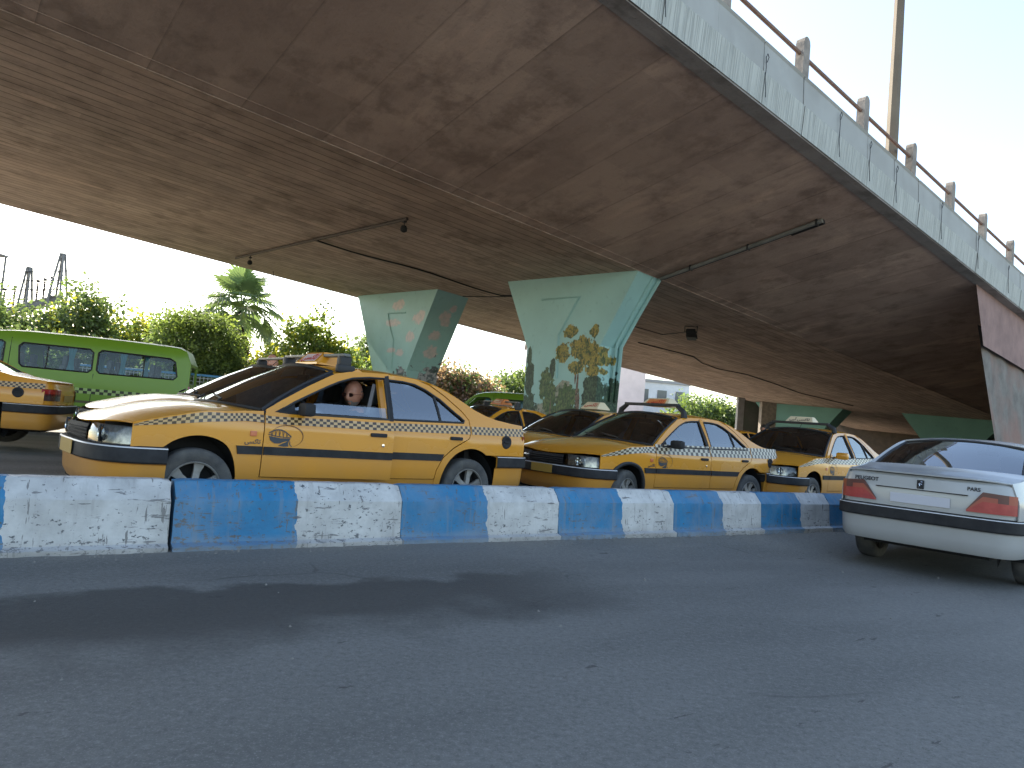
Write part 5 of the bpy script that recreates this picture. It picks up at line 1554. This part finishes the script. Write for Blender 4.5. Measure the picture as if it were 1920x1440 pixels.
def crown(mb, blobs, n, size, seed, hollow=.55, m2=0.0, yl=0.0):
    rnd = random.Random(seed); n = int(n * 1.9); hollow *= .6
    tot = sum(b[3] * b[4] * b[5] for b in blobs)
    for b in blobs:
        k = int(n * b[3] * b[4] * b[5] / tot)
        cx, cy, cz, rx, ry, rz_ = b
        # shoots: leaves gather round short twigs so the outline stays uneven
        ns = max(5, k // 14)
        for _ in range(ns):
            while True:
                u = Vector((rnd.uniform(-1, 1), rnd.uniform(-1, 1), rnd.uniform(-1, 1)))
                if .05 < u.length < 1: break
            r = u.length; u = u.normalized() * (hollow + (1 - hollow) * r) * rnd.uniform(.75, 1.16)
            c = Vector((cx + u.x * rx, cy + u.y * ry, cz + u.z * rz_))
            dr = (u.normalized() + Vector((rnd.gauss(0, .4), rnd.gauss(0, .4), rnd.gauss(.35, .4)))).normalized()
            L_ = size * rnd.uniform(2.2, 4.6)
            mi = 1 if rnd.random() < m2 else 0
            if yl and rnd.random() < yl: mi = 2
            for q in range(k // ns + 1):
                t = rnd.random()
                p = c + dr * L_ * t + Vector((rnd.gauss(0, 1), rnd.gauss(0, 1), rnd.gauss(0, 1))) * size * .85
                a = Vector((rnd.gauss(0, 1), rnd.gauss(0, 1), rnd.gauss(-.2, .8))).normalized()
                w = a.cross(Vector((rnd.gauss(0, 1), rnd.gauss(0, 1), rnd.gauss(0, 1)))).normalized()
                s = size * rnd.uniform(.65, 1.25)
                nn = a.cross(w) * s * .12
                mb.add([p, p + a * s * .5 + w * s * .36 + nn, p + a * s, p + a * s * .5 - w * s * .36 + nn], [(0, 1, 2, 3)], mi)


def bl(k, L): return [(a * k, b * k, c * k - .95 * (k - 1), d * k, e * k, f * k) for a, b, c, d, e, f in L]


def tree(loc, blobs, n, size, mats, label, cat='tree', name='tree', seed=1, trunk_r=.12, fork=.35, hollow=.5, m2=.3, yl=0, group=None):
    rnd = random.Random(seed)
    root = empty(name, loc, 0, label, cat, group)
    mb = MB()
    top = max(b[2] for b in blobs); zf = fork * top
    cx = sum(b[0] for b in blobs) / len(blobs); cy = sum(b[1] for b in blobs) / len(blobs)
    mb.tube([(0, 0, -.3), (cx * .1 + rnd.uniform(-.05, .05), 0, zf * .5), (cx * .2, cy * .2, zf)], [trunk_r, trunk_r * .8, trunk_r * .7], 8)
    for b in blobs:
        e = Vector((b[0], b[1], b[2] + b[5] * .3)); s = Vector((cx * .2, cy * .2, zf))
        mid_ = s.lerp(e, .5) + Vector((rnd.uniform(-.15, .15), rnd.uniform(-.15, .15), rnd.uniform(0, .2)))
        mb.tube([s - Vector((0, 0, .1)), mid_, e], [trunk_r * .55, trunk_r * .32, trunk_r * .10], 6)
        for q in range(4):
            f = mid_.lerp(e, rnd.random()); d = Vector((rnd.uniform(-1, 1) * b[3], rnd.uniform(-1, 1) * b[4], rnd.uniform(-.2, 1) * b[5])) * .8
            mb.tube([f, f + d], [trunk_r * .14, trunk_r * .04], 5)
    mb.build('trunk', BARK, root, smooth=True)
    mb = MB(); crown(mb, blobs, n, size, seed, hollow, m2, yl)
    mb.build('crown', mats, root)
    return root


# row of street trees at the left, in front of the substation
tree((-19.2, 25.5, 0), [(0, 0, 2.5, 1.3, 1.0, .8), (.7, 0, 3.2, .7, .6, .45), (-.9, 0, 3.2, .7, .6, .5), (0, 0, 1.5, 1.5, 1.1, .8)], 5200, .17, [DKG, MDG, YLG], 'open dark green tree at the left edge in front of the gantry', seed=2, yl=.05)
tree((-16.2, 26, 0), [(0, 0, 2.9, 1.2, 1.0, .8), (.1, 0, 3.95, .55, .5, .45), (-.25, 0, 4.6, .28, .3, .28), (1.0, 0, 3.7, .5, .5, .5), (-.9, 0, 3.0, .5, .5, .4), (0, 0, 1.6, 1.6, 1, .9)], 6200, .16, [DKG, MDG, YLG], 'open dark green tree with a loose pointed top beside the gantry', seed=3, yl=.10)
tree((-13.9, 26, 0), [(0, 0, 2.5, .9, .8, .8), (.4, 0, 3.2, .5, .5, .5), (-.2, 0, 1.4, 1.1, .8, .9)], 3400, .16, [MDG, LTG, YLG], 'small yellowish green tree between the open trees and the round tree', seed=4, yl=.3)
tree((-17.8, 23.4, 0), [(0, 0, 1.5, 2.4, .9, 1.0), (2.6, .1, 1.5, 1.6, .8, .95)], 5200, .15, [DKG, MDG, YLG], 'low dark hedge-like shrub behind the green minibus roof', cat='shrub', name='shrub', seed=5, yl=.06, fork=.3)
tree((-10.6, 23.5, 0), [(0, 0, 2.45, 1.35, 1.2, 1.15), (.35, 0, 1.5, 1.4, 1.1, .9), (-.5, 0, 3.0, .8, .8, .7), (-.3, 0, .9, 1.3, 1, .8)], 15000, .115, [MDG, DKG, LTG], 'dense rounded green tree behind the minibus tail', seed=6, hollow=.72, m2=.4, yl=.25)
tree((-7.7, 26, 0), [(0, 0, 2.9, 1.0, .9, .9), (.1, 0, 3.9, .55, .5, .5), (1.2, 0, 2.3, .9, .8, .7), (-1.1, 0, 2.2, .7, .7, .6), (0, 0, 1.5, 1.5, 1, .7), (1.0, 0, 3.1, .45, .4, .4)], 6400, .15, [MDG, LTG, YLG], 'bright light green tree between the palm and the clouds pier', seed=7, yl=.22, m2=.5)
tree((-8.7, 24.6, 0), [(0, 0, 1.9, .5, .4, .55), (.3, 0, 1.4, .6, .5, .5)], 1100, .16, [YLG, LTG, YLG], 'sunlit yellow leaved shrub left of the light green tree', cat='shrub', name='shrub', seed=8, yl=.3, trunk_r=.05)
tree((-6.5, 32.8, -.2), bl(1.3, [(0, 0, 2.5, .95, .8, 1.0), (.25, 0, 3.3, .6, .5, .65), (-.3, 0, 1.3, 1.3, .9, .9)]), 5200, .19, [DKG, DKG, MDG], 'dark evergreen tree against the left side of the clouds pier', seed=9, yl=.1)
tree((-3.1, 36.5, -.2), bl(1.35, [(0, 0, 1.9, 1.5, .9, .9), (-.3, 0, 2.5, 1.0, .7, .5), (1.0, 0, 1.7, .8, .8, .8)]), 5200, .20, [PUR, DKG, MDG], 'purplish brown shrub between the two painted piers', cat='shrub', name='shrub', seed=10, yl=.1, m2=.25)
tree((.14, 39.2, -.2), bl(1.4, [(0, 0, 2.1, 1.3, .9, .9), (.7, 0, 2.5, .9, .8, .6), (-.2, 0, 1.2, 1.5, 1, .8), (1.6, 0, 2.2, .9, .8, .7)]), 7000, .19, [MDG, DKG, LTG], 'thick green shrub beside the left edge of the tree mural pier', cat='shrub', name='shrub', seed=11, yl=.15)
tree((14.9, 51.2, -.2), bl(1.6, [(0, 0, 1.6, 1.7, 1.1, 1.1), (-1.1, 0, 2.1, .9, .8, .7), (1.4, 0, 1.3, 1.4, 1, 1.0), (2.8, 0, 1.1, 1.3, 1, 1.0), (-.4, 0, 2.5, .5, .5, .4)]), 9000, .24, [MDG, LTG, DKG], 'sunny green bush seen beyond the roof of the second taxi in line', cat='bush', name='bush', seed=12, yl=.3, m2=.4)


def palm(loc, label, h=5.2, seed=5):
    rnd = random.Random(seed); root = empty('palm_tree', loc, 0, label, 'palm tree')
    mb = MB(); mb.tube([(0, 0, -.2), (.02, 0, 1.5), (0, 0, 3.2), (0, 0, h - .6)], [.34, .27, .24, .20], 10); mb.build('trunk', BARK, root, smooth=True)
    mb = MB()
    def fan(base, az, el, pet, R, m, droop=.18):
        d = Vector((cos(az) * cos(el), sin(az) * cos(el), sin(el))); side = Vector((-sin(az), cos(az), 0)); up = side.cross(d) * -1
        c = base + d * pet - Vector((0, 0, pet * .10))
        mb.tube([base, base + d * pet * .5 + Vector((0, 0, .03)), c], [.022, .016, .011], 5, m)
        nb = 26
        d2 = (d - Vector((0, 0, droop))).normalized()
        for i in range(nb):
            a = radians(-128 + 256 * i / (nb - 1)); l = R * (.62 + .38 * cos(a * .62)) * rnd.uniform(.9, 1.08)
            dr = (d2 * cos(a) + side * sin(a)).normalized()
            wv = (d2 * -sin(a) + side * cos(a)) * l * .05
            lift = up * .04 * l
            p1_ = c + dr * l * .55 + lift; p2_ = c + dr * l + lift * .2 - Vector((0, 0, l * rnd.uniform(.08, .26)))
            mb.add([c, p1_ - wv, p2_, p1_ + wv, p1_ + up * .02], [(0, 1, 4), (1, 2, 4), (4, 2, 3), (0, 4, 3)], m)
    top = Vector((0, 0, h - .7))
    for i in range(30):
        t = i / 29; el = radians(82 - 112 * t + rnd.uniform(-7, 7)); az = i * 2.39996 + rnd.uniform(-.2, .2)
        fan(top + Vector((0, 0, .25 * (1 - t))), az, el, rnd.uniform(.88, 1.25) * (1.05 - .1 * t), rnd.uniform(.98, 1.22), 0, .35 + .75 * t)
    for i in range(16):
        az = i * 2.39996; el = radians(rnd.uniform(-78, -52)); fan(top - Vector((0, 0, rnd.uniform(.5, 1.3))), az, el, .45, .70, 1 if i % 3 else 0, .9)
    mb.build('fronds', [PALM, mat('dry_frond', (.13, .10, .065), .8, c2=(.2, .16, .1), scale=3)], root)
    return root


palm((-11.45, 29, 0), 'fan palm with drooping fronds rising behind the round tree')


# ---------------------------------------------------------------- substation, fence, far buildings
STEEL = mat('galvanised_steel', (.17, .17, .165), .6, c2=(.11, .105, .10), scale=3)
PORC = mat('brown_porcelain', (.07, .05, .045), .35)
go = empty('substation_gantry', (-28.5, 42, 0), 0, 'grey lattice substation gantry with brown insulators behind the left trees', 'gantry')


def lattice(mb, a, b_, w0, w1, n):
    a = Vector(a); b_ = Vector(b_); d = (b_ - a); x = Vector((1, 0, 0)) if abs(d.normalized().x) < .8 else Vector((0, 0, 1)); y = Vector((0, 1, 0))
    for sx in (-1, 1):
        for sy in (-1, 1):
            mb.tube([a + x * sx * w0 + y * sy * w0, b_ + x * sx * w1 + y * sy * w1], .075, 4)
    for i in range(n):
        t0 = i / n; t1 = (i + 1) / n; q0 = w0 + (w1 - w0) * t0; q1 = w0 + (w1 - w0) * t1; s = 1 if i % 2 else -1
        for sy in (-1, 1):
            mb.tube([a + d * t0 + x * s * q0 + y * sy * q0, a + d * t1 - x * s * q1 + y * sy * q1], .022, 4)
            mb.tube([a + d * t1 - x * q1 + y * sy * q1, a + d * t1 + x * q1 + y * sy * q1], .018, 4)


for (x, h, w) in ((.9, 8.9, .34), (-1.0, 7.9, .26)):
    mb = MB(); lattice(mb, (x, 0, -.2), (x, 0, h * .70), w, w, 5); lattice(mb, (x, 0, h * .70), (x, 0, h), w, .08, 3); mb.build('lattice_post', STEEL, go)
mb = MB(); lattice(mb, (-3.4, 0, 4.6), (.9, 0, 6.1), .17, .17, 10); mb.rbox((-1.25, 0, 5.35), (4.5, .4, .22), .02, Matrix.Rotation(-math.atan2(1.5, 4.3), 3, 'Y')); mb.build('beam', STEEL, go)
for i, x in enumerate((.42, .02, -.38, -1.7, -2.3)):
    zb = 6.1 + (x - .9) * .35 + .2
    prof = [(.05, 0)]
    for k in range(9): prof += [(.05, k * .13 + .02), (.13, k * .13 + .05), (.05, k * .13 + .09)]
    mb = MB(); mb.lathe([(r, zb + z) for r, z in prof], c=(x, 0, 0), seg=10); mb.lathe([(.001, zb + 1.17), (.10, zb + 1.17), (.10, zb + 1.32), (.001, zb + 1.34)], c=(x, 0, 0), seg=8); mb.tube([(x, 0, zb + 1.3), (x - .30, 0, zb + 1.42)], .03, 5)
    mb.build('insulator', PORC, go, smooth=True)
g2 = empty('lattice_tower', (-31.3, 41, 0), 0, 'square steel lattice frame cut by the left edge of the picture', 'tower')
mb = MB(); lattice(mb, (0, 0, -.2), (0, 0, 8.3), .6, .6, 6); mb.rbox((-.3, 0, 8.35), (2.0, 1.4, .12), .02); mb.build('frame', STEEL, g2)
for i in range(3):
    mb = MB(); pts = []
    for k in range(13): t = k / 12; pts.append((-42 + 15.8 * t, 41 + t, 6.6 + i * .55 - 2.2 * t * (1 - t) + .3 * t))
    mb.tube(pts, .028, 4); o = mb.build('power_line', RUBBER); tag(o, ('lowest', 'middle', 'topmost')[i] + ' of three dark power lines sagging across the gantry', 'wire', 'power lines of the substation')
for i in range(2):
    mb = MB(); pts = []
    for k in range(25): t = k / 24; pts.append((-60 + 75 * t, 70, 22.2 - i * 1.3 - 12 * t - 5 * t * (1 - t)))
    mb.tube(pts, .022, 4); o = mb.build('overhead_wire', mat('pale_wire', (.3, .3, .3), .6)); tag(o, ('upper' if i == 0 else 'lower') + ' of two faint thin wires high in the white sky', 'wire', 'faint overhead wires')
# blue mesh fence in front of the palm
BLUEF = mat('blue_fence_paint', (.05, .22, .48), .5)
fe = empty('mesh_fence', (-11.2, 22, 0), 0.04, 'low mesh fence with a blue top rail below the palm', 'fence')
mb = MB(); mb.rbox((2.0, 0, 1.66), (9.0, .06, .07), .01); mb.build('top_rail', BLUEF, fe)
for x in (-2.4, 0, 2.4, 4.8): mb = MB(); mb.tube([(x, 0, 0), (x, 0, 1.68)], .03, 6); mb.build('post', BLUEF, fe)
mb = MB()
for i in range(76): mb.add([(-2.4 + i * .12, -.008, .1), (-2.4 + i * .12 + .022, -.008, .1), (-2.4 + i * .12 + .022, -.008, 1.62), (-2.4 + i * .12, -.008, 1.62)], [(0, 1, 2, 3)])
for i in range(13): mb.add([(-2.4, .0, .12 + i * .12), (6.5, .0, .12 + i * .12), (6.5, .0, .142 + i * .12), (-2.4, .0, .142 + i * .12)], [(0, 1, 2, 3)])
mb.build('mesh_panel', mat('pale_mesh', (.35, .38, .42), .5), fe)
# pale wall behind the shrubs
mb = MB(); mb.box((-8, 58, .7), (90, .3, 1.6)); o = mb.build('garden_wall', mat('brown_wall2', (.13, .10, .075), .9, c2=(.09, .07, .055), scale=1.5)); tag(o, 'low dull brown wall behind the trees and shrubs', 'wall')


def building(loc, rz, w, d, h, label, wallc, floors=2, win=4, cat='building'):
    root = empty('building', loc, rz, label, cat)
    mb = MB(); mb.box((0, 0, h / 2), (w, d, h)); mb.build('wall', mat('wall_' + str(abs(hash(label)) % 999), wallc, .85, c2=tuple(x * .8 for x in wallc), scale=.7), root)
    mb = MB(); mb.box((0, 0, h + .12), (w + .3, d + .3, .25)); mb.build('roof', mat('roof_grey', (.35, .34, .33), .8), root)
    for f in range(floors):
        for k in range(win):
            x = -w / 2 + w * (k + .5) / win; z = h * (f + .55) / floors
            mb = MB(); mb.box((x, -d / 2 - .03, z), (w / win * .5, .08, h / floors * .45)); wd = mb.build('window', mat('window_dark', (.08, .10, .11), .15), root)
            mb = MB(); mb.box((x, -d / 2 - .08, z - h / floors * .25), (w / win * .6, .14, .08)); mb.build('sill', mat('roof_grey', (.35, .34, .33), .8), wd)
    return root


building((9.95, 60, 0), 0, 2.2, 3, 8.4, 'pale pink rendered building edge right of the tree mural pier', (.85, .70, .66), 1, 0)
building((13.0, 63, 0), .1, 4.9, 3, 5.7, 'small whitish grey building beyond the taxi roof sign', (.8, .8, .8), 2, 3)
building((2.4, 48, 0), 0, 3.2, 3, 6.3, 'grey block roof just above the shrubs between the piers', (.30, .30, .31), 2, 2)
for x, y, h, lab in ((16.1, 44, 5.4, 'left one of two square concrete posts behind the sunny bush'), (18.6, 44, 5.4, 'right one of two square concrete posts behind the sunny bush')):
    mb = MB(); mb.rbox((x, y, h / 2), (.95, .5, h), .04); mb.tube([(x, y, h), (x, y, h + .6)], .05, 5); o = mb.build('concrete_post', CONC); tag(o, lab, 'post', 'square concrete posts')
sp = MB(); sp.rbox((13.05, 40, 1.7), (.36, .36, 3.8), .02); sp.rbox((13.05, 40, 3.5), (.44, .44, .08), .02); o = sp.build('steel_post', mat('post_grey', (.28, .28, .29), .6, c2=(.2, .2, .21), scale=4)); tag(o, 'pale grey upright post left of the plain turquoise pier', 'post')
w = MB(); w.grid(lambda a, b: (14.6 + 6 * a, 45.5 - .4 * a + .05 * sin(a * 20), 4.4 * b), 20, 6); o = w.build('mottled_wall', mat('mottled_wall_mat', (.075, .07, .055), .9, c2=(.04, .045, .035), scale=2.5, bump=.8, c3=(.05, .06, .04))); tag(o, 'dark mottled wall between the grey post and the plain turquoise pier', 'wall')


# ---------------------------------------------------------------- green minibus
VE = [(0.0, .85), (.08, 1.0), (.35, 1.25), (.75, 1.72), (1.05, 1.95), (1.35, 2.03), (1.9, 2.08), (3.2, 2.09), (4.6, 2.06), (4.84, 1.97), (4.90, 1.75), (4.92, 1.2)]


def vwide(s, z):
    w = interp([(0, .74), (.2, .80), (.6, .84), (4.7, .84), (4.92, .80)], s)
    if z > 1.15: w -= (z - 1.15) * .10
    if z > 1.85: w -= (z - 1.85) ** 2 * 1.6
    if z < .5: w -= (.5 - z) * .1
    return w


def minibus(loc, rz, label, group):
    root = empty('minibus', loc, rz, label, 'minibus', group)
    V0 = 2.45
    def sp_(s, z, sy, off=0): return (s - V0, sy * (vwide(s, z) + off), z)
    wins = [[(.62, 1.30), (.80, 1.60), (.98, 1.78), (1.15, 1.83), (1.50, 1.84), (1.56, 1.80), (1.56, 1.38), (1.50, 1.31)],
            [(1.90, 1.36), (1.84, 1.42), (1.80, 1.76), (1.86, 1.83), (3.02, 1.83), (3.09, 1.77), (3.09, 1.42), (3.03, 1.36)],
            [(3.24, 1.36), (3.18, 1.42), (3.18, 1.77), (3.24, 1.83), (4.50, 1.80), (4.60, 1.74), (4.66, 1.44), (4.60, 1.37)]]
    for sy in (-1, 1):
        top = [(s, interp(VE, s) - .015) for s in (.12, .35, .55, .75, .9, 1.05, 1.35, 1.9, 3.2, 4.2, 4.6, 4.78)]
        A1 = arch(.95, .30, .36, 172, 8, 14); A2 = arch(3.75, .30, .36, 172, 8, 14)
        poly = [(.06, .30)] + [(.06, .85)] + top + [(4.88, 1.75), (4.90, 1.2), (4.90, .30)] + list(reversed(A2)) + list(reversed(A1))
        V, F = cdt(poly, wins, .11); mb = MB(); mb.add([sp_(s, z, sy) for s, z in V], F)
        sd_ = mb.build('side_body', VANG, root, smooth=True, solid=.03)
        for i, w_ in enumerate(wins):
            V, F = cdt(w_, [], .12); mb = MB(); mb.add([sp_(s, z, sy, -.012) for s, z in V], F); wd = mb.build('side_window', GLASSV, root, smooth=True)
            P = resamp(w_, .1); mb = MB(); mb.tube([sp_(s, z, sy, .0) for s, z in P + P[:2]], .016, 6, cap=False); mb.build('window_seal', RUBBER, wd, smooth=True)
            xs = [p[0] for p in w_]
            if i: mb = MB(); xm = (min(xs) + max(xs)) / 2 + (.1 if i == 2 else -.15); mb.tube([sp_(xm, 1.37, sy, -.006), sp_(xm, 1.82, sy, -.006)], .012, 5); mb.build('window_divider', RUBBER, wd)
            cur = MB()
            spots = {0: [(1.36, 1.52)], 1: [(2.62, 2.78)] if sy < 0 else [(2.86, 3.04)], 2: [(3.55, 3.70), (4.00, 4.12)] if sy < 0 else [(3.3, 3.45)]}[i]
            for a, b_ in spots:
                cur.grid(lambda u, v: (a + (b_ - a) * (.5 + (u - .5) * (1 - .5 * sin(pi * v) * .9)) - V0, sy * (vwide(2, 1.3 + .5 * v) - .09 + .022 * sin(u * 22)), 1.34 + .48 * v), 14, 6)
            cur.build('curtain', CURT, wd, smooth=True)
        mb = MB(); mb.tube([sp_(1.66, z, sy, .001) for z in (.45, .9, 1.3, 1.7, 1.92)], .006, 4); mb.tube([sp_(3.13, z, sy, .001) for z in (.45, .9, 1.34)], .006, 4); mb.build('door_gap', RUBBER, root)
        mb = MB(); vs = []; uv = []
        for i in range(50):
            s = 1.2 + 3.5 * i / 49
            for j in range(2): vs.append(sp_(s, .93 + .11 * j, sy, .004)); uv.append((s / .073, 2 * j))
        mb.add(vs, [(2 * i, 2 * i + 2, 2 * i + 3, 2 * i + 1) for i in range(49)], None, uv); mb.build('check_band', checker('van_checks', (.012, .02, .006), (.30, .42, .14)), root)
        mb = MB(); mb.prism([(.5, .74), (.5, .79), (4.8, .79), (4.8, .74)], lambda s, z: sp_(s, z, sy, 0), lambda s, z: sp_(s, z, sy, .012)); mb.build('side_moulding', mat('van_trim', (.09, .07, .03), .5), root)
        for s in (.95, 3.75):
            t = wheel(root, s + X0 - V0, sy, 1); 
        mb = MB(); mb.rbox((1.55 - V0, sy * (vwide(1.55, 1.1) + .01), 1.12), (.16, .025, .04), .01); mb.build('door_handle', BLACKP, root)
        mb = MB(); mb.rbox((4.90 - V0, sy * .74, 1.05), (.05, .12, .42), .02); mb.build('tail_light', REDL, root, smooth=True)
    def rfn(a, b):
        s = 1.0 + 3.90 * (1 - (1 - a) ** 1.3); z0 = interp(VE, s) - .015; y = vwide(s, z0)
        return (s - V0, b * y, z0 + .045 * (1 - b ** 4) * min(1, (4.92 - s) / .2))
    mb = MB(); mb.grid(rfn, 16, 12, v0=-1, v1=1); mb.build('roof', VANG, root, smooth=True, solid=.02)
    def wf(a, b):
        s = .28 + .74 * a; z0 = interp(VE, s) - .012; return (s - V0 - .05 * (1 - b * b) * (1 - a), b * vwide(s, z0), z0 + .03 * a * (1 - b * b))
    mb = MB(); mb.grid(wf, 8, 8, v0=-1, v1=1); mb.build('windshield', GLASSV, root, smooth=True)
    def nf(a, b):
        z = .35 + .83 * a; s = .02 + .26 * max(0, (a - .55) / .45) ** 1.5; return (s + .07 * b * b - V0, b * vwide(.2, .8), z)
    mb = MB(); mb.grid(nf, 8, 8, v0=-1, v1=1); mb.build('front_panel', VANG, root, smooth=True)
    V, F = cdt([(-.795, .35), (-.795, 1.2), (-.755, 1.74), (.755, 1.74), (.795, 1.2), (.795, .35)], [[(-.62, 1.3), (-.58, 1.68), (.58, 1.68), (.62, 1.3)]], .2)
    mb = MB(); mb.add([(4.90 - V0 - (.05 if z > 1.8 else 0), y, z) for y, z in V], F); td = mb.build('tailgate', VANG, root, solid=.03)
    V, F = cdt([(-.62, 1.3), (-.58, 1.68), (.58, 1.68), (.62, 1.3)], [], .3); mb = MB(); mb.add([(4.88 - V0, y, z) for y, z in V], F); mb.build('window_glass', GLASSV, td)
    mb = MB(); mb.rbox((4.94 - V0, 0, .42), (.12, 1.6, .18), .04); mb.build('rear_bumper', BLACKP, root, smooth=True)
    mb = MB(); mb.rbox((-.02 - V0 + .02, 0, .42), (.14, 1.6, .22), .05); mb.build('front_bumper', BLACKP, root, smooth=True)
    mb = MB(); mb.box((2.45 - V0, 0, .42), (4.6, 1.2, .2)); mb.box((2.6 - V0, 0, .62), (4.3, 1.45, .10)); mb.build('underbody', DARK, root)
    for s in (1.45, 2.25, 3.05, 3.85):
        for y in (-.42, .42):
            mb = MB(); mb.rbox((s - V0, y, .95), (.45, .44, .14), .04); mb.rbox((s + .25 - V0, y, 1.22), (.12, .44, .52), .05, Matrix.Rotation(radians(8), 3, 'Y')); mb.rbox((s + .29 - V0, y, 1.56), (.09, .26, .20), .04); mb.build('seat', [SEATM], root, smooth=True)
    return root


VL = Vector((-9.34, 14.75, -.09))
minibus(VL, radians(90 - 71), 'green minibus with checkered band and blue curtains parked at the far left', 'green minibuses')
minibus(Vector((.2, 26.0, .0)), radians(90 - 92), 'green minibus mostly hidden behind the parked taxi between the two painted piers', 'green minibuses')

# ---------------------------------------------------------------- taxis and the white saloon
ROW = 'yellow taxis waiting in line behind the barrier'
TPL = mat('taxi_label', (.55, .42, .40), .5)
PALE = mat('sign_pale', (.62, .52, .34), .5)
ORNG = mat('sign_orange', (.60, .20, .06), .5)
sg = lambda s, y, **k: ((s, y, 1.425), k)
L1_, R1 = Vector((-1.847, 6.93, 0)), radians(90 - 47.63)
T1 = make_car('taxi', 'yellow taxi with its driver door ajar and a man looking out', 'taxi',
              dict(checks=CHK, check_h=.074, cell=.031, emblem=True, half_glass=True, open=radians(6.5), pillar=BLACKP, steer=radians(-4), rack=2.14, rack_h=.11, sign=((2.12, -.04, 1.40), dict(body=TAXI, face=TPL)), antenna=True), L1_, R1, ROW)
a1 = radians(47.2); X1 = Vector((sin(a1), cos(a1), 0)); Y1 = Vector((-cos(a1), sin(a1), 0))
make_car('taxi', 'yellow taxi right behind the open-door taxi, roof sign with an orange end', 'taxi',
         dict(checks=CHK, check_h=.074, cell=.031, rack=2.2, sign=sg(2.5, .0, body=ORNG, face=PALE), lite=True, antenna=True), L1_ + Y1 * 1.87 + X1 * .44 + Vector((0, 0, .05)), R1, ROW)
make_car('taxi', 'yellow taxi third in depth at the left, only pale windshield and small roof sign showing', 'taxi',
         dict(checks=CHK, check_h=.074, cell=.031, rack=2.4, sign=sg(2.3, .0, body=ORNG, face=PALE, w=.36), lite=True), L1_ + Y1 * 5.0 + X1 * 1.75, R1, ROW)
L0_ = Vector((-8.60, 9.75, .06))
make_car('taxi', 'yellow taxi at the left edge seen from behind its tail lamp', 'taxi',
         dict(checks=CHK, check_h=.068, cell=.031, rimstyle=1), L0_, radians(90 - 70), ROW)
L3, R3 = Vector((2.132, 10.303, -.055)), radians(90 - 52.0)
T3 = make_car('taxi', 'yellow taxi with tall double check band and black arched roof bars', 'taxi',
              dict(checks=CHKW, cell=.046, rows=3, check_h=.125, emblem=True, flare=True, rimstyle=1, steer=radians(14), rack=2.15, rack_h=.13, arched=True, sign=((2.42, .10, 1.50), dict(body=PALE, face=ORNG, w=.50))), L3, R3, ROW)
a3 = radians(46.3); X3 = Vector((sin(a3), cos(a3), 0)); Y3 = Vector((-cos(a3), sin(a3), 0))
make_car('taxi', 'yellow taxi with a small cream roof sign below the tree mural', 'taxi',
         dict(checks=CHK, check_h=.074, cell=.031, sign=((2.35, .0, 1.43), dict(body=PALE, face=PALE, w=.40)), lite=True, steer=0), L3 + Y3 * 1.85 + X3 * .70, R3, ROW)
L5, R5 = Vector((5.193, 12.414, -.03)), radians(90 - 46.4)
make_car('taxi', 'yellow taxi with white side band and black lettered roof sign, last in line', 'taxi',
         dict(checks=CHKW, cell=.065, rows=4, check_h=.10, emblem=True, rimstyle=1, mirror=TAXI, rack=2.1, rack_h=.10, arched=True, grille=TAXI, sign=((2.30, .08, 1.475), dict(body=PALE, face=PALE, w=.50, txt='\ufbfd\uFE92\uFE81 ' + TAXI_WORD, tmat=BLKT, size=.085)), lite=True, antenna=True), L5, R5, ROW)
make_car('taxi', 'yellow taxi parked far back between the two painted piers', 'taxi',
         dict(checks=CHK, lite=True, rack=2.4, sign=((2.4, 0, 1.43), dict(body=ORNG, face=PALE, w=.40))), Vector((-.35, 15.3, -.03)), radians(90 - 52), ROW)
make_car('taxi', 'yellow taxi far back in the gap between second and last taxi', 'taxi',
         dict(checks=CHK, lite=True), Vector((6.3, 20.6, 0)), radians(90 - 50), ROW)
WAZ = 52.3
WC = make_car('saloon_car', 'white saloon car driving away at the right, red tail lamps and black bumper strip', 'car',
              dict(paint=WHITEP, pars=True, rimstyle=1), Vector((0, 0, 0)), 0)
aw = radians(WAZ)
# it drives away: its tail faces the camera
WC.location = Vector((5.603, 8.305, -.14)); WC.rotation_euler = (0, 0, radians(90 - 227.08))

# people
dp = car_point(L1_, R1, (2.35 - X0, -.39, .350))
person(dp, R1 + pi, 'person with bald head and glasses sitting at the wheel of the open-door taxi', 'sit', cloth=CLOTHB, head_yaw=radians(31), glasses=True, nod=radians(8))
person(Vector((-3.44, 10.05, -.08)), radians(-80), 'person with bald head standing between the taxis at the left', 'stand', cloth=mat('grey_cloth', (.14, .14, .15), .85), head_yaw=0)
person(VL + Vector((-1.05, -.55, .62)), radians(180 + 14), 'person in dark clothes at the wheel of the green minibus', 'sit', cloth=CLOTHB, hair='full', hairm=mat('dark_hair', (.02, .016, .012), .6), head_yaw=0)
person(Vector((6.55, 18.2, -.22)), radians(-60), 'person in brown clothes standing beyond the second taxi in line', 'stand', cloth=mat('brown_cloth', (.09, .045, .03), .85), hair='full', hairm=mat('dark_hair', (.02, .016, .012), .6), head_yaw=0)
